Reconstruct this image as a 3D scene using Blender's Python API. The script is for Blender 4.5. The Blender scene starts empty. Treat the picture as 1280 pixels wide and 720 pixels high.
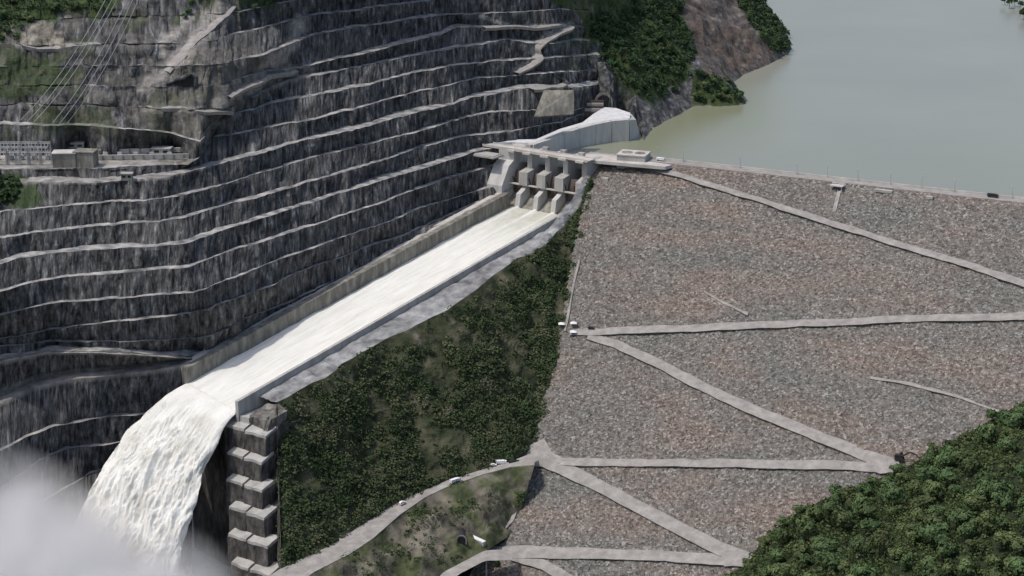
import bpy, bmesh, math, random
import numpy as np
from mathutils import Vector, Matrix
R = math.radians
random.seed(7); rng = np.random.default_rng(11)
scene = bpy.context.scene
C = scene.collection

# ------------------------------------------------------------------ camera, sky, sun
F = 2500.0; CH = 433.6; PITCH = math.atan2(748, F)
cam = bpy.data.objects.new('camera', bpy.data.cameras.new('camera')); C.objects.link(cam)
cam.data.sensor_width = 36; cam.data.lens = 36 * F / 1280
cam.data.clip_start = 1; cam.data.clip_end = 30000
cam.location = (0, 0, CH); cam.rotation_euler = (math.pi / 2 - PITCH, 0, 0)
scene.camera = cam
world = bpy.data.worlds.new('World'); scene.world = world; world.use_nodes = True
SUN_EL, SUN_AZ = 64.0, -109.0            # azimuth from +Y towards +X
nt = world.node_tree; nt.nodes.clear()
wo = nt.nodes.new('ShaderNodeOutputWorld'); bg = nt.nodes.new('ShaderNodeBackground')
sky = nt.nodes.new('ShaderNodeTexSky'); sky.sky_type = 'NISHITA'; sky.sun_disc = False
sky.sun_elevation = R(SUN_EL); sky.sun_rotation = R(SUN_AZ % 360)
sky.air_density = 1.0; sky.dust_density = 3.0
bg.inputs['Strength'].default_value = 0.14
nt.links.new(sky.outputs[0], bg.inputs[0]); nt.links.new(bg.outputs[0], wo.inputs[0])
sl = bpy.data.lights.new('sun', 'SUN'); sl.energy = 2.35; sl.angle = R(1.5); sl.color = (1, .955, .89)
so = bpy.data.objects.new('sun', sl); C.objects.link(so)
Ls = Vector((math.sin(R(SUN_AZ)) * math.cos(R(SUN_EL)), math.cos(R(SUN_AZ)) * math.cos(R(SUN_EL)), math.sin(R(SUN_EL))))
so.rotation_euler = Ls.to_track_quat('Z', 'Y').to_euler(); so.location = Ls * 3000
vs_ = scene.view_settings; vs_.view_transform = 'Standard'; vs_.look = 'None'; vs_.exposure = 0.0; vs_.gamma = 1

# ------------------------------------------------------------------ survey helpers
cp, sp = math.cos(PITCH), math.sin(PITCH)
def un(u, v, z):
    "world point at height z seen in direction (u, v) of the survey view; arrays allowed"
    u, v, z = np.broadcast_arrays(np.asarray(u, float), np.asarray(v, float), np.asarray(z, float))
    a = (u - 640) / F; b = -(v - 360) / F
    dy = cp + b * sp; dz = -sp + b * cp
    t = (z - CH) / dz
    return np.stack([a * t, dy * t, z], -1)
def pr(P):
    P = np.asarray(P, float); x, y, z = P[..., 0], P[..., 1], P[..., 2] - CH
    fw = y * cp - z * sp; up = z * cp + y * sp
    return 640 + F * x / fw, 360 - F * up / fw
az = math.atan2(1865, F / cp)
US = np.array([math.sin(az), math.cos(az)]); VS = np.array([US[1], -US[0]])
O = un(655, 188, 2)[:2]
def ST(s, t, z):
    s, t, z = np.broadcast_arrays(np.asarray(s, float), np.asarray(t, float), np.asarray(z, float))
    return np.stack([O[0] + US[0] * s + VS[0] * t, O[1] + US[1] * s + VS[1] * t, z], -1)
def st_of(P): q = np.asarray(P)[..., :2] - O; return q @ US, q @ VS
def chz(s): return -50 + (np.asarray(s, float) + 30) * .125
def unS(u, v, off):
    z = -75.
    for _ in range(30):
        q = un(u, v, z); z = float(chz(st_of(q)[0])) + off
    return un(u, v, z)
DA, DS = -.471, 1.959
DP0 = np.array([68.2, 1904.4]); DD = np.array([math.cos(DA), math.sin(DA)]); DN = np.array([math.sin(DA), -math.cos(DA)])
def dam(u, v, off=0):
    a = (np.asarray(u, float) - 640) / F; b = -(np.asarray(v, float) - 360) / F
    rx, ry, rz = a, cp + b * sp, -sp + b * cp
    t = (DN @ DP0 - DS * (CH - off)) / (DN[0] * rx + DN[1] * ry + DS * rz)
    return np.stack([rx * t, ry * t, CH + rz * t], -1)
def damz(x, y): return -((x - DP0[0]) * DN[0] + (y - DP0[1]) * DN[1]) / DS

# ------------------------------------------------------------------ noise
def vnoise(P, seed=0):
    P = np.asarray(P, float); i = np.floor(P).astype(np.int64); f = P - i; f = f * f * (3 - 2 * f)
    def h(a, b, c):
        n = (a * 374761393 + b * 668265263 + c * 2147483647 + seed * 974711) & 0xffffffff
        n = ((n ^ (n >> 13)) * 1274126177) & 0xffffffff
        n = ((n ^ (n >> 16)) * 2246822519) & 0xffffffff
        return ((n ^ (n >> 15)) & 0xffffff) / 0xffffff
    x, y, z = i[..., 0], i[..., 1], i[..., 2]; r = 0
    for dx in (0, 1):
        for dy in (0, 1):
            for dz in (0, 1):
                r = r + h(x + dx, y + dy, z + dz) * (f[..., 0] if dx else 1 - f[..., 0]) * (f[..., 1] if dy else 1 - f[..., 1]) * (f[..., 2] if dz else 1 - f[..., 2])
    return r * 2 - 1
def fbm(P, oc=4, seed=0):
    r = 0; a = 1; P = np.asarray(P, float)
    for k in range(oc): r = r + a * vnoise(P * 2 ** k + 17.3 * k, seed + k); a *= .5
    return r
def smooth(x, a, b):
    t = np.clip((np.asarray(x, float) - a) / (b - a), 0, 1); return t * t * (3 - 2 * t)
def inpoly(u, v, poly):
    u = np.asarray(u, float); v = np.asarray(v, float); r = np.zeros(np.broadcast(u, v).shape, bool)
    n = len(poly)
    for i in range(n):
        x1, y1 = poly[i]; x2, y2 = poly[(i + 1) % n]
        if y1 == y2: continue
        c = ((y1 > v) != (y2 > v)) & (u < (x2 - x1) * (v - y1) / (y2 - y1) + x1); r ^= c
    return r
def dline(u, v, pts):
    d = 1e9
    for (x1, y1), (x2, y2) in zip(pts[:-1], pts[1:]):
        L = (x2 - x1) ** 2 + (y2 - y1) ** 2
        t = np.clip(((u - x1) * (x2 - x1) + (v - y1) * (y2 - y1)) / L, 0, 1)
        d = np.minimum(d, np.hypot(u - x1 - t * (x2 - x1), v - y1 - t * (y2 - y1)))
    return d

# ------------------------------------------------------------------ materials
def mat(name, stops, scale=(.1, .1, .1), detail=8, rough=.9, bump=0, bscale=None, kind='noise', spec=.2,
        second=None, coord='Object', rand=0, dist=0, nrough=.55, sss=0, attr=None, slope=None):
    m = bpy.data.materials.new(name); m.use_nodes = True; n = m.node_tree; N = n.nodes; Lk = n.links.new
    b = N['Principled BSDF']; b.inputs['Roughness'].default_value = rough; b.inputs['Specular IOR Level'].default_value = spec
    tc = N.new('ShaderNodeTexCoord'); fa = N.new('ShaderNodeAttribute'); fa.attribute_name = 'flow'
    def tex(sc, kd, det):
        mp = N.new('ShaderNodeMapping'); mp.inputs['Scale'].default_value = sc; Lk(fa.outputs['Vector'] if coord == 'flow' and kd != 'obj' else tc.outputs['Object'], mp.inputs[0])
        if kd == 'vor':
            t = N.new('ShaderNodeTexVoronoi'); t.inputs['Scale'].default_value = 1; Lk(mp.outputs[0], t.inputs[0])
            s = N.new('ShaderNodeSeparateColor'); Lk(t.outputs['Color'], s.inputs[0]); return s.outputs[0], t.outputs['Distance']
        t = N.new('ShaderNodeTexNoise'); t.inputs['Scale'].default_value = 1; t.inputs['Detail'].default_value = det
        t.inputs['Roughness'].default_value = nrough; t.inputs['Distortion'].default_value = dist
        Lk(mp.outputs[0], t.inputs[0]); return t.outputs[0], t.outputs[0]
    def ramp(o, st):
        r = N.new('ShaderNodeValToRGB'); e = r.color_ramp.elements
        while len(e) > 1: e.remove(e[0])
        e[0].position = st[0][0]; e[0].color = (*st[0][1], 1)
        for p_, c_ in st[1:]:
            k = e.new(p_); k.color = (*c_, 1)
        Lk(o, r.inputs[0]); return r.outputs[0]
    def mix(fac, A, B, mode='MIX'):
        x = N.new('ShaderNodeMix'); x.data_type = 'RGBA'; x.blend_type = mode
        if isinstance(fac, (int, float)): x.inputs[0].default_value = fac
        else: Lk(fac, x.inputs[0])
        Lk(A, x.inputs[6]); Lk(B, x.inputs[7]); return x.outputs[2]
    o, h = tex(scale, kind, detail); col = ramp(o, stops)
    if second:                                       # (scale, stops, mode, fac)
        o2, _ = tex(second[0], 'obj', 5); col = mix(second[3], col, ramp(o2, second[1]), second[2])
    if attr:                                         # list of (channel, stops, scale)
        at = N.new('ShaderNodeVertexColor'); at.layer_name = 'zone'; sc = N.new('ShaderNodeSeparateColor'); Lk(at.outputs[0], sc.inputs[0])
        for ch, st3, s3 in attr:
            o3, _ = tex(s3, 'obj', 8); col = mix(sc.outputs[ch], col, ramp(o3, st3))
    if rand:
        oi = N.new('ShaderNodeObjectInfo'); hs = N.new('ShaderNodeHueSaturation')
        mr = N.new('ShaderNodeMapRange'); mr.inputs[3].default_value = 1 - rand; mr.inputs[4].default_value = 1 + rand; Lk(oi.outputs['Random'], mr.inputs[0]); Lk(mr.outputs[0], hs.inputs['Value'])
        m2 = N.new('ShaderNodeMath'); m2.operation = 'MULTIPLY'; m2.inputs[1].default_value = 7.13; Lk(oi.outputs['Random'], m2.inputs[0])
        m3 = N.new('ShaderNodeMath'); m3.operation = 'FRACT'; Lk(m2.outputs[0], m3.inputs[0])
        m4 = N.new('ShaderNodeMapRange'); m4.inputs[3].default_value = .47; m4.inputs[4].default_value = .525; Lk(m3.outputs[0], m4.inputs[0]); Lk(m4.outputs[0], hs.inputs['Hue'])
        Lk(col, hs.inputs['Color']); col = hs.outputs[0]
    Lk(col, b.inputs['Base Color'])
    if bump:
        if bscale: _, h = tex(bscale, 'noise', 8)
        bp = N.new('ShaderNodeBump'); bp.inputs['Strength'].default_value = 1; bp.inputs['Distance'].default_value = bump
        Lk(h, bp.inputs['Height']); Lk(bp.outputs[0], b.inputs['Normal'])
    return m
def g3(v, t=(1, 1, 1)): return (v * t[0], v * t[1], v * t[2])
cool = (1, 1, 1.01); warm = (1.06, 1, .93)
GR = [(.32, g3(.11, warm)), (.5, g3(.24, warm)), (.68, g3(.38, warm))]
VEG = [(.3, (.018, .03, .012)), (.5, (.045, .07, .025)), (.7, (.085, .10, .045))]
TAN = [(.34, (.075, .068, .055)), (.5, (.19, .175, .145)), (.68, (.38, .35, .3))]
M = {}
M['rock'] = mat('rock_face', [(.37, g3(.016)), (.45, g3(.055)), (.53, g3(.10)), (.6, g3(.16)), (.68, g3(.31))], (.27, .075, 1), 10, bump=1.8, bscale=(.3, .2, 1), coord='flow', dist=.25, nrough=.68,
                second=((.05, .05, .09), [(.36, (.62, .62, .64)), (.5, (1, 1, 1)), (.64, (1.22, 1.2, 1.17))], 'MULTIPLY', .85),
                attr=[(0, GR, (.12, .12, .12)), (1, VEG, (.15, .15, .15)), (2, TAN, (.1, .1, .07))])
M['ledge'] = mat('gravel_ledge', [(.34, g3(.10, cool)), (.48, g3(.25)), (.66, g3(.44, warm))], (.09, .09, .09), 9, bump=.4,
                 attr=[(0, GR, (.12, .12, .12)), (1, VEG, (.15, .15, .15)), (2, TAN, (.1, .1, .07))])
M['rubble'] = mat('rockfill', [(0, (.08, .071, .063)), (.3, (.142, .126, .112)), (.6, (.185, .166, .148)), (.85, (.22, .204, .184)), (1, (.34, .322, .298))], (.6, .6, .6), kind='vor', bump=.8,
                  second=((.009, .009, .05), [(.36, (.88, .95, .97)), (.5, (1, 1, 1)), (.62, (1.12, 1.02, .97))], 'MULTIPLY', 1))
M['road'] = mat('gravel_road', [(.3, g3(.21, warm)), (.5, g3(.285, warm)), (.72, g3(.38, warm))], (.14, .14, .14), 9, bump=.3, nrough=.65)
M['conc'] = mat('concrete', [(.3, g3(.25, (1.03, 1, .94))), (.52, g3(.38, (1.03, 1, .94))), (.75, g3(.48, (1.03, 1, .94)))], (.12, .12, .03), 8, rough=.85, nrough=.65)
M['concd'] = mat('weathered_concrete', [(.3, (.10, .092, .078)), (.5, (.21, .20, .17)), (.72, (.36, .34, .30))], (.16, .16, .05), 9, rough=.9, nrough=.65)
M['conc_shade'] = mat('shade_dark_concrete', [(.35, (.03, .028, .027)), (.5, (.075, .07, .065)), (.7, (.17, .16, .15))], (.16, .16, .07), 9, nrough=.65)  # shade below the lip put into the colour of steps and end wall
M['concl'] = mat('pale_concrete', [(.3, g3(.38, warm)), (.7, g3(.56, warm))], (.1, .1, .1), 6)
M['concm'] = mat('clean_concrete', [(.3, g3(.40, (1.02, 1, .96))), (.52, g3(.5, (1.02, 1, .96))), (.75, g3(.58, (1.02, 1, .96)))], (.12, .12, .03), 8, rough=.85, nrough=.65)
M['berm2'] = mat('stained_rough_concrete', [(.34, (.05, .048, .044)), (.5, (.15, .14, .125)), (.66, (.3, .285, .26))], (.12, .12, .06), 9, bump=1.0, bscale=(.3, .3, .15), nrough=.68)
M['white'] = mat('white_paint', [(.3, g3(.72)), (.7, g3(.8))], (.3, .3, .3), 4)
M['dark'] = mat('dark_steel_and_tunnel_shade', [(.3, g3(.02)), (.7, g3(.05))], (.5, .5, .5), 4, rough=.5)  # steel parts; also colours the unlit insides of the tunnels
M['steel'] = mat('galvanised_steel', [(.3, g3(.3)), (.7, g3(.45))], (.5, .5, .5), 4, rough=.5)
M['glass'] = mat('dark_glass', [(.3, g3(.02)), (.7, g3(.03))], (.5, .5, .5), 2, rough=.15, spec=.6)
M['gate'] = mat('gate_steel', [(.3, (.06, .045, .04)), (.7, (.12, .095, .085))], (.3, .3, .05), 6, rough=.6)
M['blue'] = mat('blue_paint', [(.3, (.1, .16, .3)), (.7, (.14, .2, .36))], (.3, .3, .3), 4, rough=.5)
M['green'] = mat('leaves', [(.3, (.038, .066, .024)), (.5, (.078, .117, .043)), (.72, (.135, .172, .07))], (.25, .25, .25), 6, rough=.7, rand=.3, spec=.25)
M['greend'] = mat('dark_green_leaves', [(.3, (.014, .032, .014)), (.5, (.035, .065, .025)), (.72, (.075, .11, .045))], (.2, .2, .2), 6, rough=.75, rand=.3)  # darker leaf green for hillside trees, shrubs and scrub
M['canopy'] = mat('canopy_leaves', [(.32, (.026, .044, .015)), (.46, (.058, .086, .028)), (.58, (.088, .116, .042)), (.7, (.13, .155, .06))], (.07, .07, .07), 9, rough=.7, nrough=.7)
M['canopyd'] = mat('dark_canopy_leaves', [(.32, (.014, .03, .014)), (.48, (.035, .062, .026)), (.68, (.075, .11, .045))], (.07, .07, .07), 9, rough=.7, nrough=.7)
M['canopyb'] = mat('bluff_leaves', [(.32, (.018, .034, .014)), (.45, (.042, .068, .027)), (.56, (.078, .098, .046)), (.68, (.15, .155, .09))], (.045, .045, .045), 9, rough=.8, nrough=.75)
M['bark'] = mat('bark', [(.3, (.07, .05, .035)), (.7, (.14, .11, .08))], (1, 1, .2), 5)
M['foam'] = mat('white_water', [(.32, (.56, .545, .49)), (.5, (.70, .69, .64)), (.68, (.80, .79, .75))], (.05, .05, .05), 6, rough=.7, bump=.8, bscale=(.5, .5, .3))
M['chute'] = mat('chute_water', [(.3, (.70, .69, .64)), (.5, (.82, .81, .77)), (.7, (.87, .86, .83))], (.03, .25, .1), 8, rough=.5, bump=.5)
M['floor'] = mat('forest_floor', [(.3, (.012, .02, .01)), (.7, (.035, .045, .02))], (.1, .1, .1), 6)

# water of the reservoir
def water_mat():
    m = bpy.data.materials.new('silty_reservoir'); m.use_nodes = True; N = m.node_tree.nodes; L = m.node_tree.links.new; b = N['Principled BSDF']
    b.inputs['Roughness'].default_value = .22; b.inputs['Specular IOR Level'].default_value = .5; b.inputs['IOR'].default_value = 1.33
    tc = N.new('ShaderNodeTexCoord'); at = N.new('ShaderNodeVertexColor'); at.layer_name = 'zone'; s = N.new('ShaderNodeSeparateColor'); L(at.outputs[0], s.inputs[0])
    n = N.new('ShaderNodeTexNoise'); n.inputs['Scale'].default_value = .004; n.inputs['Detail'].default_value = 5; L(tc.outputs['Object'], n.inputs[0])
    r = N.new('ShaderNodeValToRGB'); r.color_ramp.elements[0].position = .35; r.color_ramp.elements[0].color = (.25, .258, .218, 1); r.color_ramp.elements[1].position = .65; r.color_ramp.elements[1].color = (.28, .285, .24, 1); L(n.outputs[0], r.inputs[0])
    x = N.new('ShaderNodeMix'); x.data_type = 'RGBA'; L(s.outputs[0], x.inputs[0]); L(r.outputs[0], x.inputs[6]); x.inputs[7].default_value = (.21, .225, .125, 1)
    L(x.outputs[2], b.inputs['Base Color'])
    n2 = N.new('ShaderNodeTexNoise'); n2.inputs['Scale'].default_value = .25; n2.inputs['Detail'].default_value = 6; L(tc.outputs['Object'], n2.inputs[0])
    bp = N.new('ShaderNodeBump'); bp.inputs['Strength'].default_value = .25; bp.inputs['Distance'].default_value = .5; L(n2.outputs[0], bp.inputs['Height']); L(bp.outputs[0], b.inputs['Normal'])
    return m
M['lake'] = water_mat()

# ------------------------------------------------------------------ mesh helpers
def obj(name, verts, faces, m, parent=None, zone=None, mi=None, smoothed=False, flow=None):
    me = bpy.data.meshes.new(name); me.from_pydata([tuple(map(float, v)) for v in verts], [], [tuple(map(int, f)) for f in faces]); me.update()
    for k in (m if isinstance(m, (list, tuple)) else [m]): me.materials.append(k)
    if mi is not None: me.polygons.foreach_set('material_index', np.asarray(mi, dtype=np.int32))
    if zone is not None:
        ca = me.color_attributes.new('zone', 'FLOAT_COLOR', 'POINT')
        z = np.ones((len(verts), 4)); z[:, :3] = zone; ca.data.foreach_set('color', z.ravel())
    if flow is not None: fa = me.attributes.new('flow', 'FLOAT_VECTOR', 'POINT'); fa.data.foreach_set('vector', np.asarray(flow, dtype=np.float32).ravel())
    if smoothed: me.polygons.foreach_set('use_smooth', np.ones(len(me.polygons), bool))
    o = bpy.data.objects.new(name, me); C.objects.link(o)
    if parent: o.parent = parent
    return o
def gridfaces(nj, nk, off=0):
    j, k = np.meshgrid(np.arange(nj - 1), np.arange(nk - 1), indexing='ij'); a = off + j * nk + k
    return np.stack([a, a + 1, a + nk + 1, a + nk], -1).reshape(-1, 4)
def gridobj(name, P, m, flip=False, **kw):
    nj, nk = P.shape[:2]; f = gridfaces(nj, nk)
    if flip: f = f[:, ::-1]
    return obj(name, P.reshape(-1, 3), f, m, **kw)
def struct(o): o['kind'] = 'structure'; return o
def tag(o, label, cat, group=None):
    o['label'] = label; o['category'] = cat
    if group: o['group'] = group
    return o
def empty(name, loc, label, cat, group=None, rz=0):
    o = bpy.data.objects.new(name, None); C.objects.link(o); o.location = tuple(map(float, loc)); o.rotation_euler = (0, 0, rz); o.empty_display_size = 1
    return tag(o, label, cat, group)
class MB:
    def __init__(s): s.v = []; s.f = []
    def box(s, x0, x1, y0, y1, z0, z1, fr=None, taper=0):
        c = [(x0, y0, z0), (x1, y0, z0), (x1, y1, z0), (x0, y1, z0), (x0 + taper, y0 + taper, z1), (x1 - taper, y0 + taper, z1), (x1 - taper, y1 - taper, z1), (x0 + taper, y1 - taper, z1)]
        s.hexa([fr(*q) if fr else q for q in c])
        return s
    def hexa(s, c):
        n = len(s.v); s.v += [tuple(q) for q in c]
        s.f += [tuple(n + i for i in q) for q in [(0, 3, 2, 1), (4, 5, 6, 7), (0, 1, 5, 4), (1, 2, 6, 5), (2, 3, 7, 6), (3, 0, 4, 7)]]
    def prism(s, poly, a, b, fr):
        "poly in two coordinates (p, q) extruded along a third from a to b; fr(p, q, e) gives the point"
        n = len(s.v); k = len(poly); s.v += [tuple(fr(p, q, a)) for p, q in poly] + [tuple(fr(p, q, b)) for p, q in poly]
        s.f.append(tuple(range(n, n + k))); s.f.append(tuple(reversed(range(n + k, n + 2 * k))))
        for i in range(k): j = (i + 1) % k; s.f.append((n + j, n + i, n + k + i, n + k + j))
        return s
    def tube(s, pts, r, seg=6):
        pts = [Vector(tuple(map(float, p))) for p in pts]; n = len(s.v); K = len(pts)
        rr = r if isinstance(r, (list, tuple)) else [r] * K
        for i, p in enumerate(pts):
            d = (pts[min(i + 1, K - 1)] - pts[max(i - 1, 0)]).normalized(); up = Vector((0, 0, 1)) if abs(d.z) < .95 else Vector((1, 0, 0))
            a = d.cross(up).normalized(); b = a.cross(d)
            for q in range(seg): t = 2 * math.pi * q / seg; s.v.append(tuple(p + (a * math.cos(t) + b * math.sin(t)) * rr[i]))
        for i in range(K - 1):
            for q in range(seg): q2 = (q + 1) % seg; s.f.append((n + i * seg + q, n + i * seg + q2, n + (i + 1) * seg + q2, n + (i + 1) * seg + q))
        s.f.append(tuple(n + q for q in reversed(range(seg)))); s.f.append(tuple(n + (K - 1) * seg + q for q in range(seg)))
        return s
    def build(s, name, m, parent=None, **kw): return obj(name, s.v, s.f, m, parent, **kw)
def STv(s, t, z): return tuple(ST(s, t, z))

# ================================================================== LAKE
lx = np.concatenate([np.linspace(-2500, 0, 12)[:-1], np.linspace(0, 700, 60), np.linspace(700, 6000, 14)[1:]])
ly = np.concatenate([np.linspace(1640, 2500, 90), np.linspace(2500, 9000, 30)[1:]])
X, Y = np.meshgrid(lx, ly, indexing='ij'); LP = np.stack([X, Y, np.full_like(X, -12)], -1)
LP = LP.reshape(-1, 3); u, v = pr(LP)
shore_px = [(795, 190), (803, 178), (812, 165), (830, 152), (850, 143), (866, 133), (900, 133), (931, 131), (936, 127), (926, 115), (917, 103), (930, 93), (960, 81), (984, 68), (990, 61), (985, 50), (973, 35), (959, 18), (954, 0), (948, -25), (955, -50)]
zone = np.zeros((len(LP), 3)); dshade = dline(u, v, [(800, 190), (830, 165), (860, 145), (930, 138)])
zone[:, 0] = np.clip(1 - dshade / 75, 0, 1) ** 1.3 * .7 + .14 * smooth(v, 60, 240)  # green tint near the shore paints the hill's shade and reflection
dam_side = (LP[:, 0] - DP0[0]) * DN[0] + (LP[:, 1] - DP0[1]) * DN[1]      # keep the sheet upstream of the crest
nj, nk = X.shape; fl = gridfaces(nj, nk); keep = (dam_side[fl] < 6).any(1)
struct(obj('water', LP, fl[keep][:, ::-1], M['lake'], zone=zone))

# ================================================================== ROCK CUT HILLSIDE
def chain(pts): pts = np.array(pts, float); return lambda u: np.interp(u, pts[:, 0], pts[:, 1])
def wall_row(u):
    "top of the chute's left wall as seen by columns u: returns y, z"
    s = np.linspace(-470, -10, 300); q = ST(s, -7, chz(s) + 13); uu, vv = pr(q)
    return np.interp(u, uu, vv), np.interp(u, uu, q[:, 2])
U = np.arange(-200, 790, 1.5)
rows = []   # bottom to top: (y(u), z(u), ledge width in survey pixels)
rows += [([(-200, 470), (0, 450), (15, 446), (58, 438), (117, 439), (175, 442), (219, 445), (245, 444), (260, 441)], -88, 6, 'base')]
rows += [([(-200, 460), (0, 446), (60, 432), (150, 428), (213, 425), (247, 422), (262, 420), (290, 407), (315, 395), (345, 386), (420, 350), (640, 240)], -66, 2, 'l'),
 ([(-200, 435), (0, 425), (60, 412), (133, 403), (180, 400), (220, 395), (262, 386), (290, 375), (335, 360), (375, 340), (420, 324), (460, 309), (500, 296), (640, 235)], -49, 2.5, 'k'),
 ([(-200, 405), (0, 395), (43, 383), (80, 378), (133, 375), (183, 370), (245, 365), (270, 355), (302, 345), (345, 325), (390, 311), (417, 300), (460, 286), (497, 272), (535, 257), (562, 250), (640, 225)], -32, 2.5, 'j'),
 ([(-200, 385), (0, 365), (40, 353), (80, 346), (127, 343), (180, 338), (235, 335), (270, 320), (327, 302), (460, 260), (500, 245), (540, 230), (572, 219), (610, 210), (640, 204), (700, 182), (790, 150)], -15, 3.5, 'i'),
 ([(-200, 345), (0, 330), (27, 322), (73, 315), (133, 311), (187, 308), (233, 305), (283, 287), (320, 275), (430, 240), (495, 221), (547, 205), (580, 194), (600, 188), (665, 177), (700, 168), (730, 155), (790, 138)], 1, 6, 'h'),
 ([(-200, 308), (0, 298), (50, 290), (123, 283), (213, 275), (233, 272), (287, 255), (320, 248), (347, 240), (403, 223), (460, 206), (485, 199), (522, 185), (567, 174), (590, 169), (640, 164), (700, 152), (740, 140), (790, 126)], 15, 3.5, 'g'),
 ([(-200, 275), (0, 265), (67, 258), (133, 253), (180, 250), (217, 247), (247, 240), (320, 218), (353, 208), (403, 193), (460, 180), (495, 171), (560, 154), (602, 142), (665, 137), (715, 140), (760, 124), (790, 116)], 30, 3, 'f'),
 ([(-200, 232), (25, 227), (80, 226), (120, 227), (160, 223), (213, 218), (267, 206), (320, 193), (375, 177), (437, 163), (460, 157), (520, 141), (570, 129), (592, 122), (615, 119), (640, 112), (690, 111), (735, 108), (790, 98)], 45, 6, 'B'),
 ([(-200, 214), (0, 212), (90, 211), (160, 208), (235, 205), (250, 196), (265, 172), (320, 163), (403, 147), (500, 120), (600, 98), (640, 95), (690, 91), (727, 88), (790, 82)], 59, 0, 'a2'),
 ([(-200, 158), (0, 157), (100, 157), (160, 160), (213, 166), (250, 178), (262, 158), (275, 146), (300, 141), (320, 135), (348, 128), (403, 118), (430, 112), (463, 106), (503, 95), (537, 88), (570, 82), (613, 77), (645, 75), (700, 71), (790, 66)], 75, 3, 'a'),
 ([(-200, 130), (0, 130), (150, 132), (220, 134), (275, 136), (300, 128), (320, 117), (337, 110), (360, 100), (403, 93), (463, 80), (513, 70), (553, 63), (593, 57), (633, 50), (680, 56), (720, 50), (790, 50)], 89, 3.5, 'b'),
 ([(-200, 105), (0, 106), (150, 108), (260, 108), (290, 100), (320, 92), (370, 85), (403, 78), (453, 67), (500, 55), (553, 43), (573, 34), (640, 33), (700, 31), (740, 34), (790, 34)], 104, 4, 'c'),
 ([(-200, 78), (0, 80), (150, 82), (260, 82), (330, 68), (387, 45), (430, 37), (480, 30), (520, 23), (558, 19), (600, 17), (700, 12), (790, 15)], 120, 3, 'd'),
 ([(-200, 50), (0, 54), (80, 55), (150, 54), (260, 50), (340, 32), (397, 18), (453, 12), (500, 5), (543, 0), (600, -6), (790, -4)], 136, 3, 'e'),
 ([(-200, 22), (0, 24), (150, 20), (300, 15), (340, 6), (400, -6), (540, -24), (790, -24)], 153, 2, 'm'),
 ([(-200, -40), (0, -40), (300, -40), (400, -50), (790, -60)], 190, 0, 'n'),
 ([(-200, -130), (300, -130), (790, -150)], 250, 0, 'o')]
yw, zw = wall_row(U); onwall = smooth(U, 242, 262)
Yr = []; Zr = []; Wr = []
for pts, z, w, nm in rows:
    y = chain(pts)(U) + .8 * vnoise(np.stack([U * .05, np.full_like(U, z), U * 0], -1), 3) + .5 * vnoise(np.stack([U * .2, np.full_like(U, z), U * 0], -1), 5)
    zz = np.full_like(U, float(z)); ww = np.full_like(U, float(w))
    if nm == 'base': zz = np.interp(U, [150, 215, 245], [-72, -82, -90])
    if nm == 'l': y = np.minimum(y, np.interp(U, [-200, 0, 60, 190, 235, 262], [450, 434, 427, 427, 426, 425]))
    if nm == 'a2': zz = np.interp(U, [232, 264], [51, 59])
    if nm == 'base': y = y * (1 - onwall) + yw * onwall; zz = zz * (1 - onwall) + zw * onwall; ww = ww * (1 - onwall) + 4. * onwall
    if nm in 'abcdem' and nm != 'a2':                       # the natural hillside on the left has no cut ledges
        k = smooth(U, 265, 330) if nm != 'a' else 1; ww = ww * np.clip(k, .05, 1)
    if nm == 'B': y = y + 2.0 * (1 - smooth(U, 215, 300))
    if nm == 'a2': ww = 26 * (1 - smooth(U, 205, 250)) + 2.2 * smooth(U, 235, 262)
    if nm in ('i', 'h', 'g', 'f'): ww = ww * (1 - .6 * smooth(U, 605, 660))
    if nm in 'cdem': ww = ww * (1 - .7 * smooth(U, 560, 640))
    Yr.append(y); Zr.append(zz); Wr.append(ww * (.85 + .5 * vnoise(np.stack([U * .03, np.full_like(U, z * .7), U * 0], -1), 9)))
for k in range(1, 6):                                    # benches that run out against the chute wall
    hit = (Yr[k] > Yr[0] - Wr[0] - 1.5) & (U > 225)
    Yr[k] = np.where(hit, Yr[0] - Wr[0] - .5 - .1 * k, Yr[k]); Zr[k] = np.where(hit, Zr[0] + .6 * k, Zr[k]); Wr[k] = np.where(hit, .05, Wr[k])
for k in range(1, len(rows)):                            # a face never leans out over the bench below it
    Zr[k] = np.minimum(Zr[k], Zr[k - 1] + np.maximum((Yr[k - 1] - Wr[k - 1] - Yr[k]) / 1.24, .3))
def mavg(a, n): return np.convolve(np.pad(a, n, 'edge'), np.ones(2 * n + 1) / (2 * n + 1), 'valid')
for k in range(1, len(rows)):
    Zr[k] = mavg(Zr[k], 12)
    if k < 6: Yr[k] = mavg(Yr[k], 5)
SUBF, SUBL = 7, 2
cols = []; led = []
def seg(A, B, n): return [A + (B - A) * i / n for i in range(n)]
prof = []; isled = []
b0 = un(U, Yr[0] + 6, Zr[0] - 40)                         # foot
for k in range(len(rows)):
    edge = un(U, Yr[k], Zr[k])
    if k == 0: prof += seg(b0, edge, 3); isled += [0] * 3
    toe = un(U, Yr[k] - Wr[k], Zr[k] + .1)
    prof += seg(edge, toe, SUBL); isled += [1] * SUBL
    if k < len(rows) - 1:
        nxt = un(U, Yr[k + 1], Zr[k + 1]); prof += seg(toe, nxt, SUBF if k < 16 else 12); isled += [0] * (SUBF if k < 16 else 12)
    else: prof.append(toe); isled.append(1)
P = np.stack(prof, 1); isled = np.array(isled)            # columns x rows x 3
nj, nk = P.shape[:2]
uu, vv = pr(P)
nat = (1 - smooth(uu, 250, 330)) * (1 - smooth(vv, 160, 182)) + smooth(uu, 690, 740)      # natural, uneven parts
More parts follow.
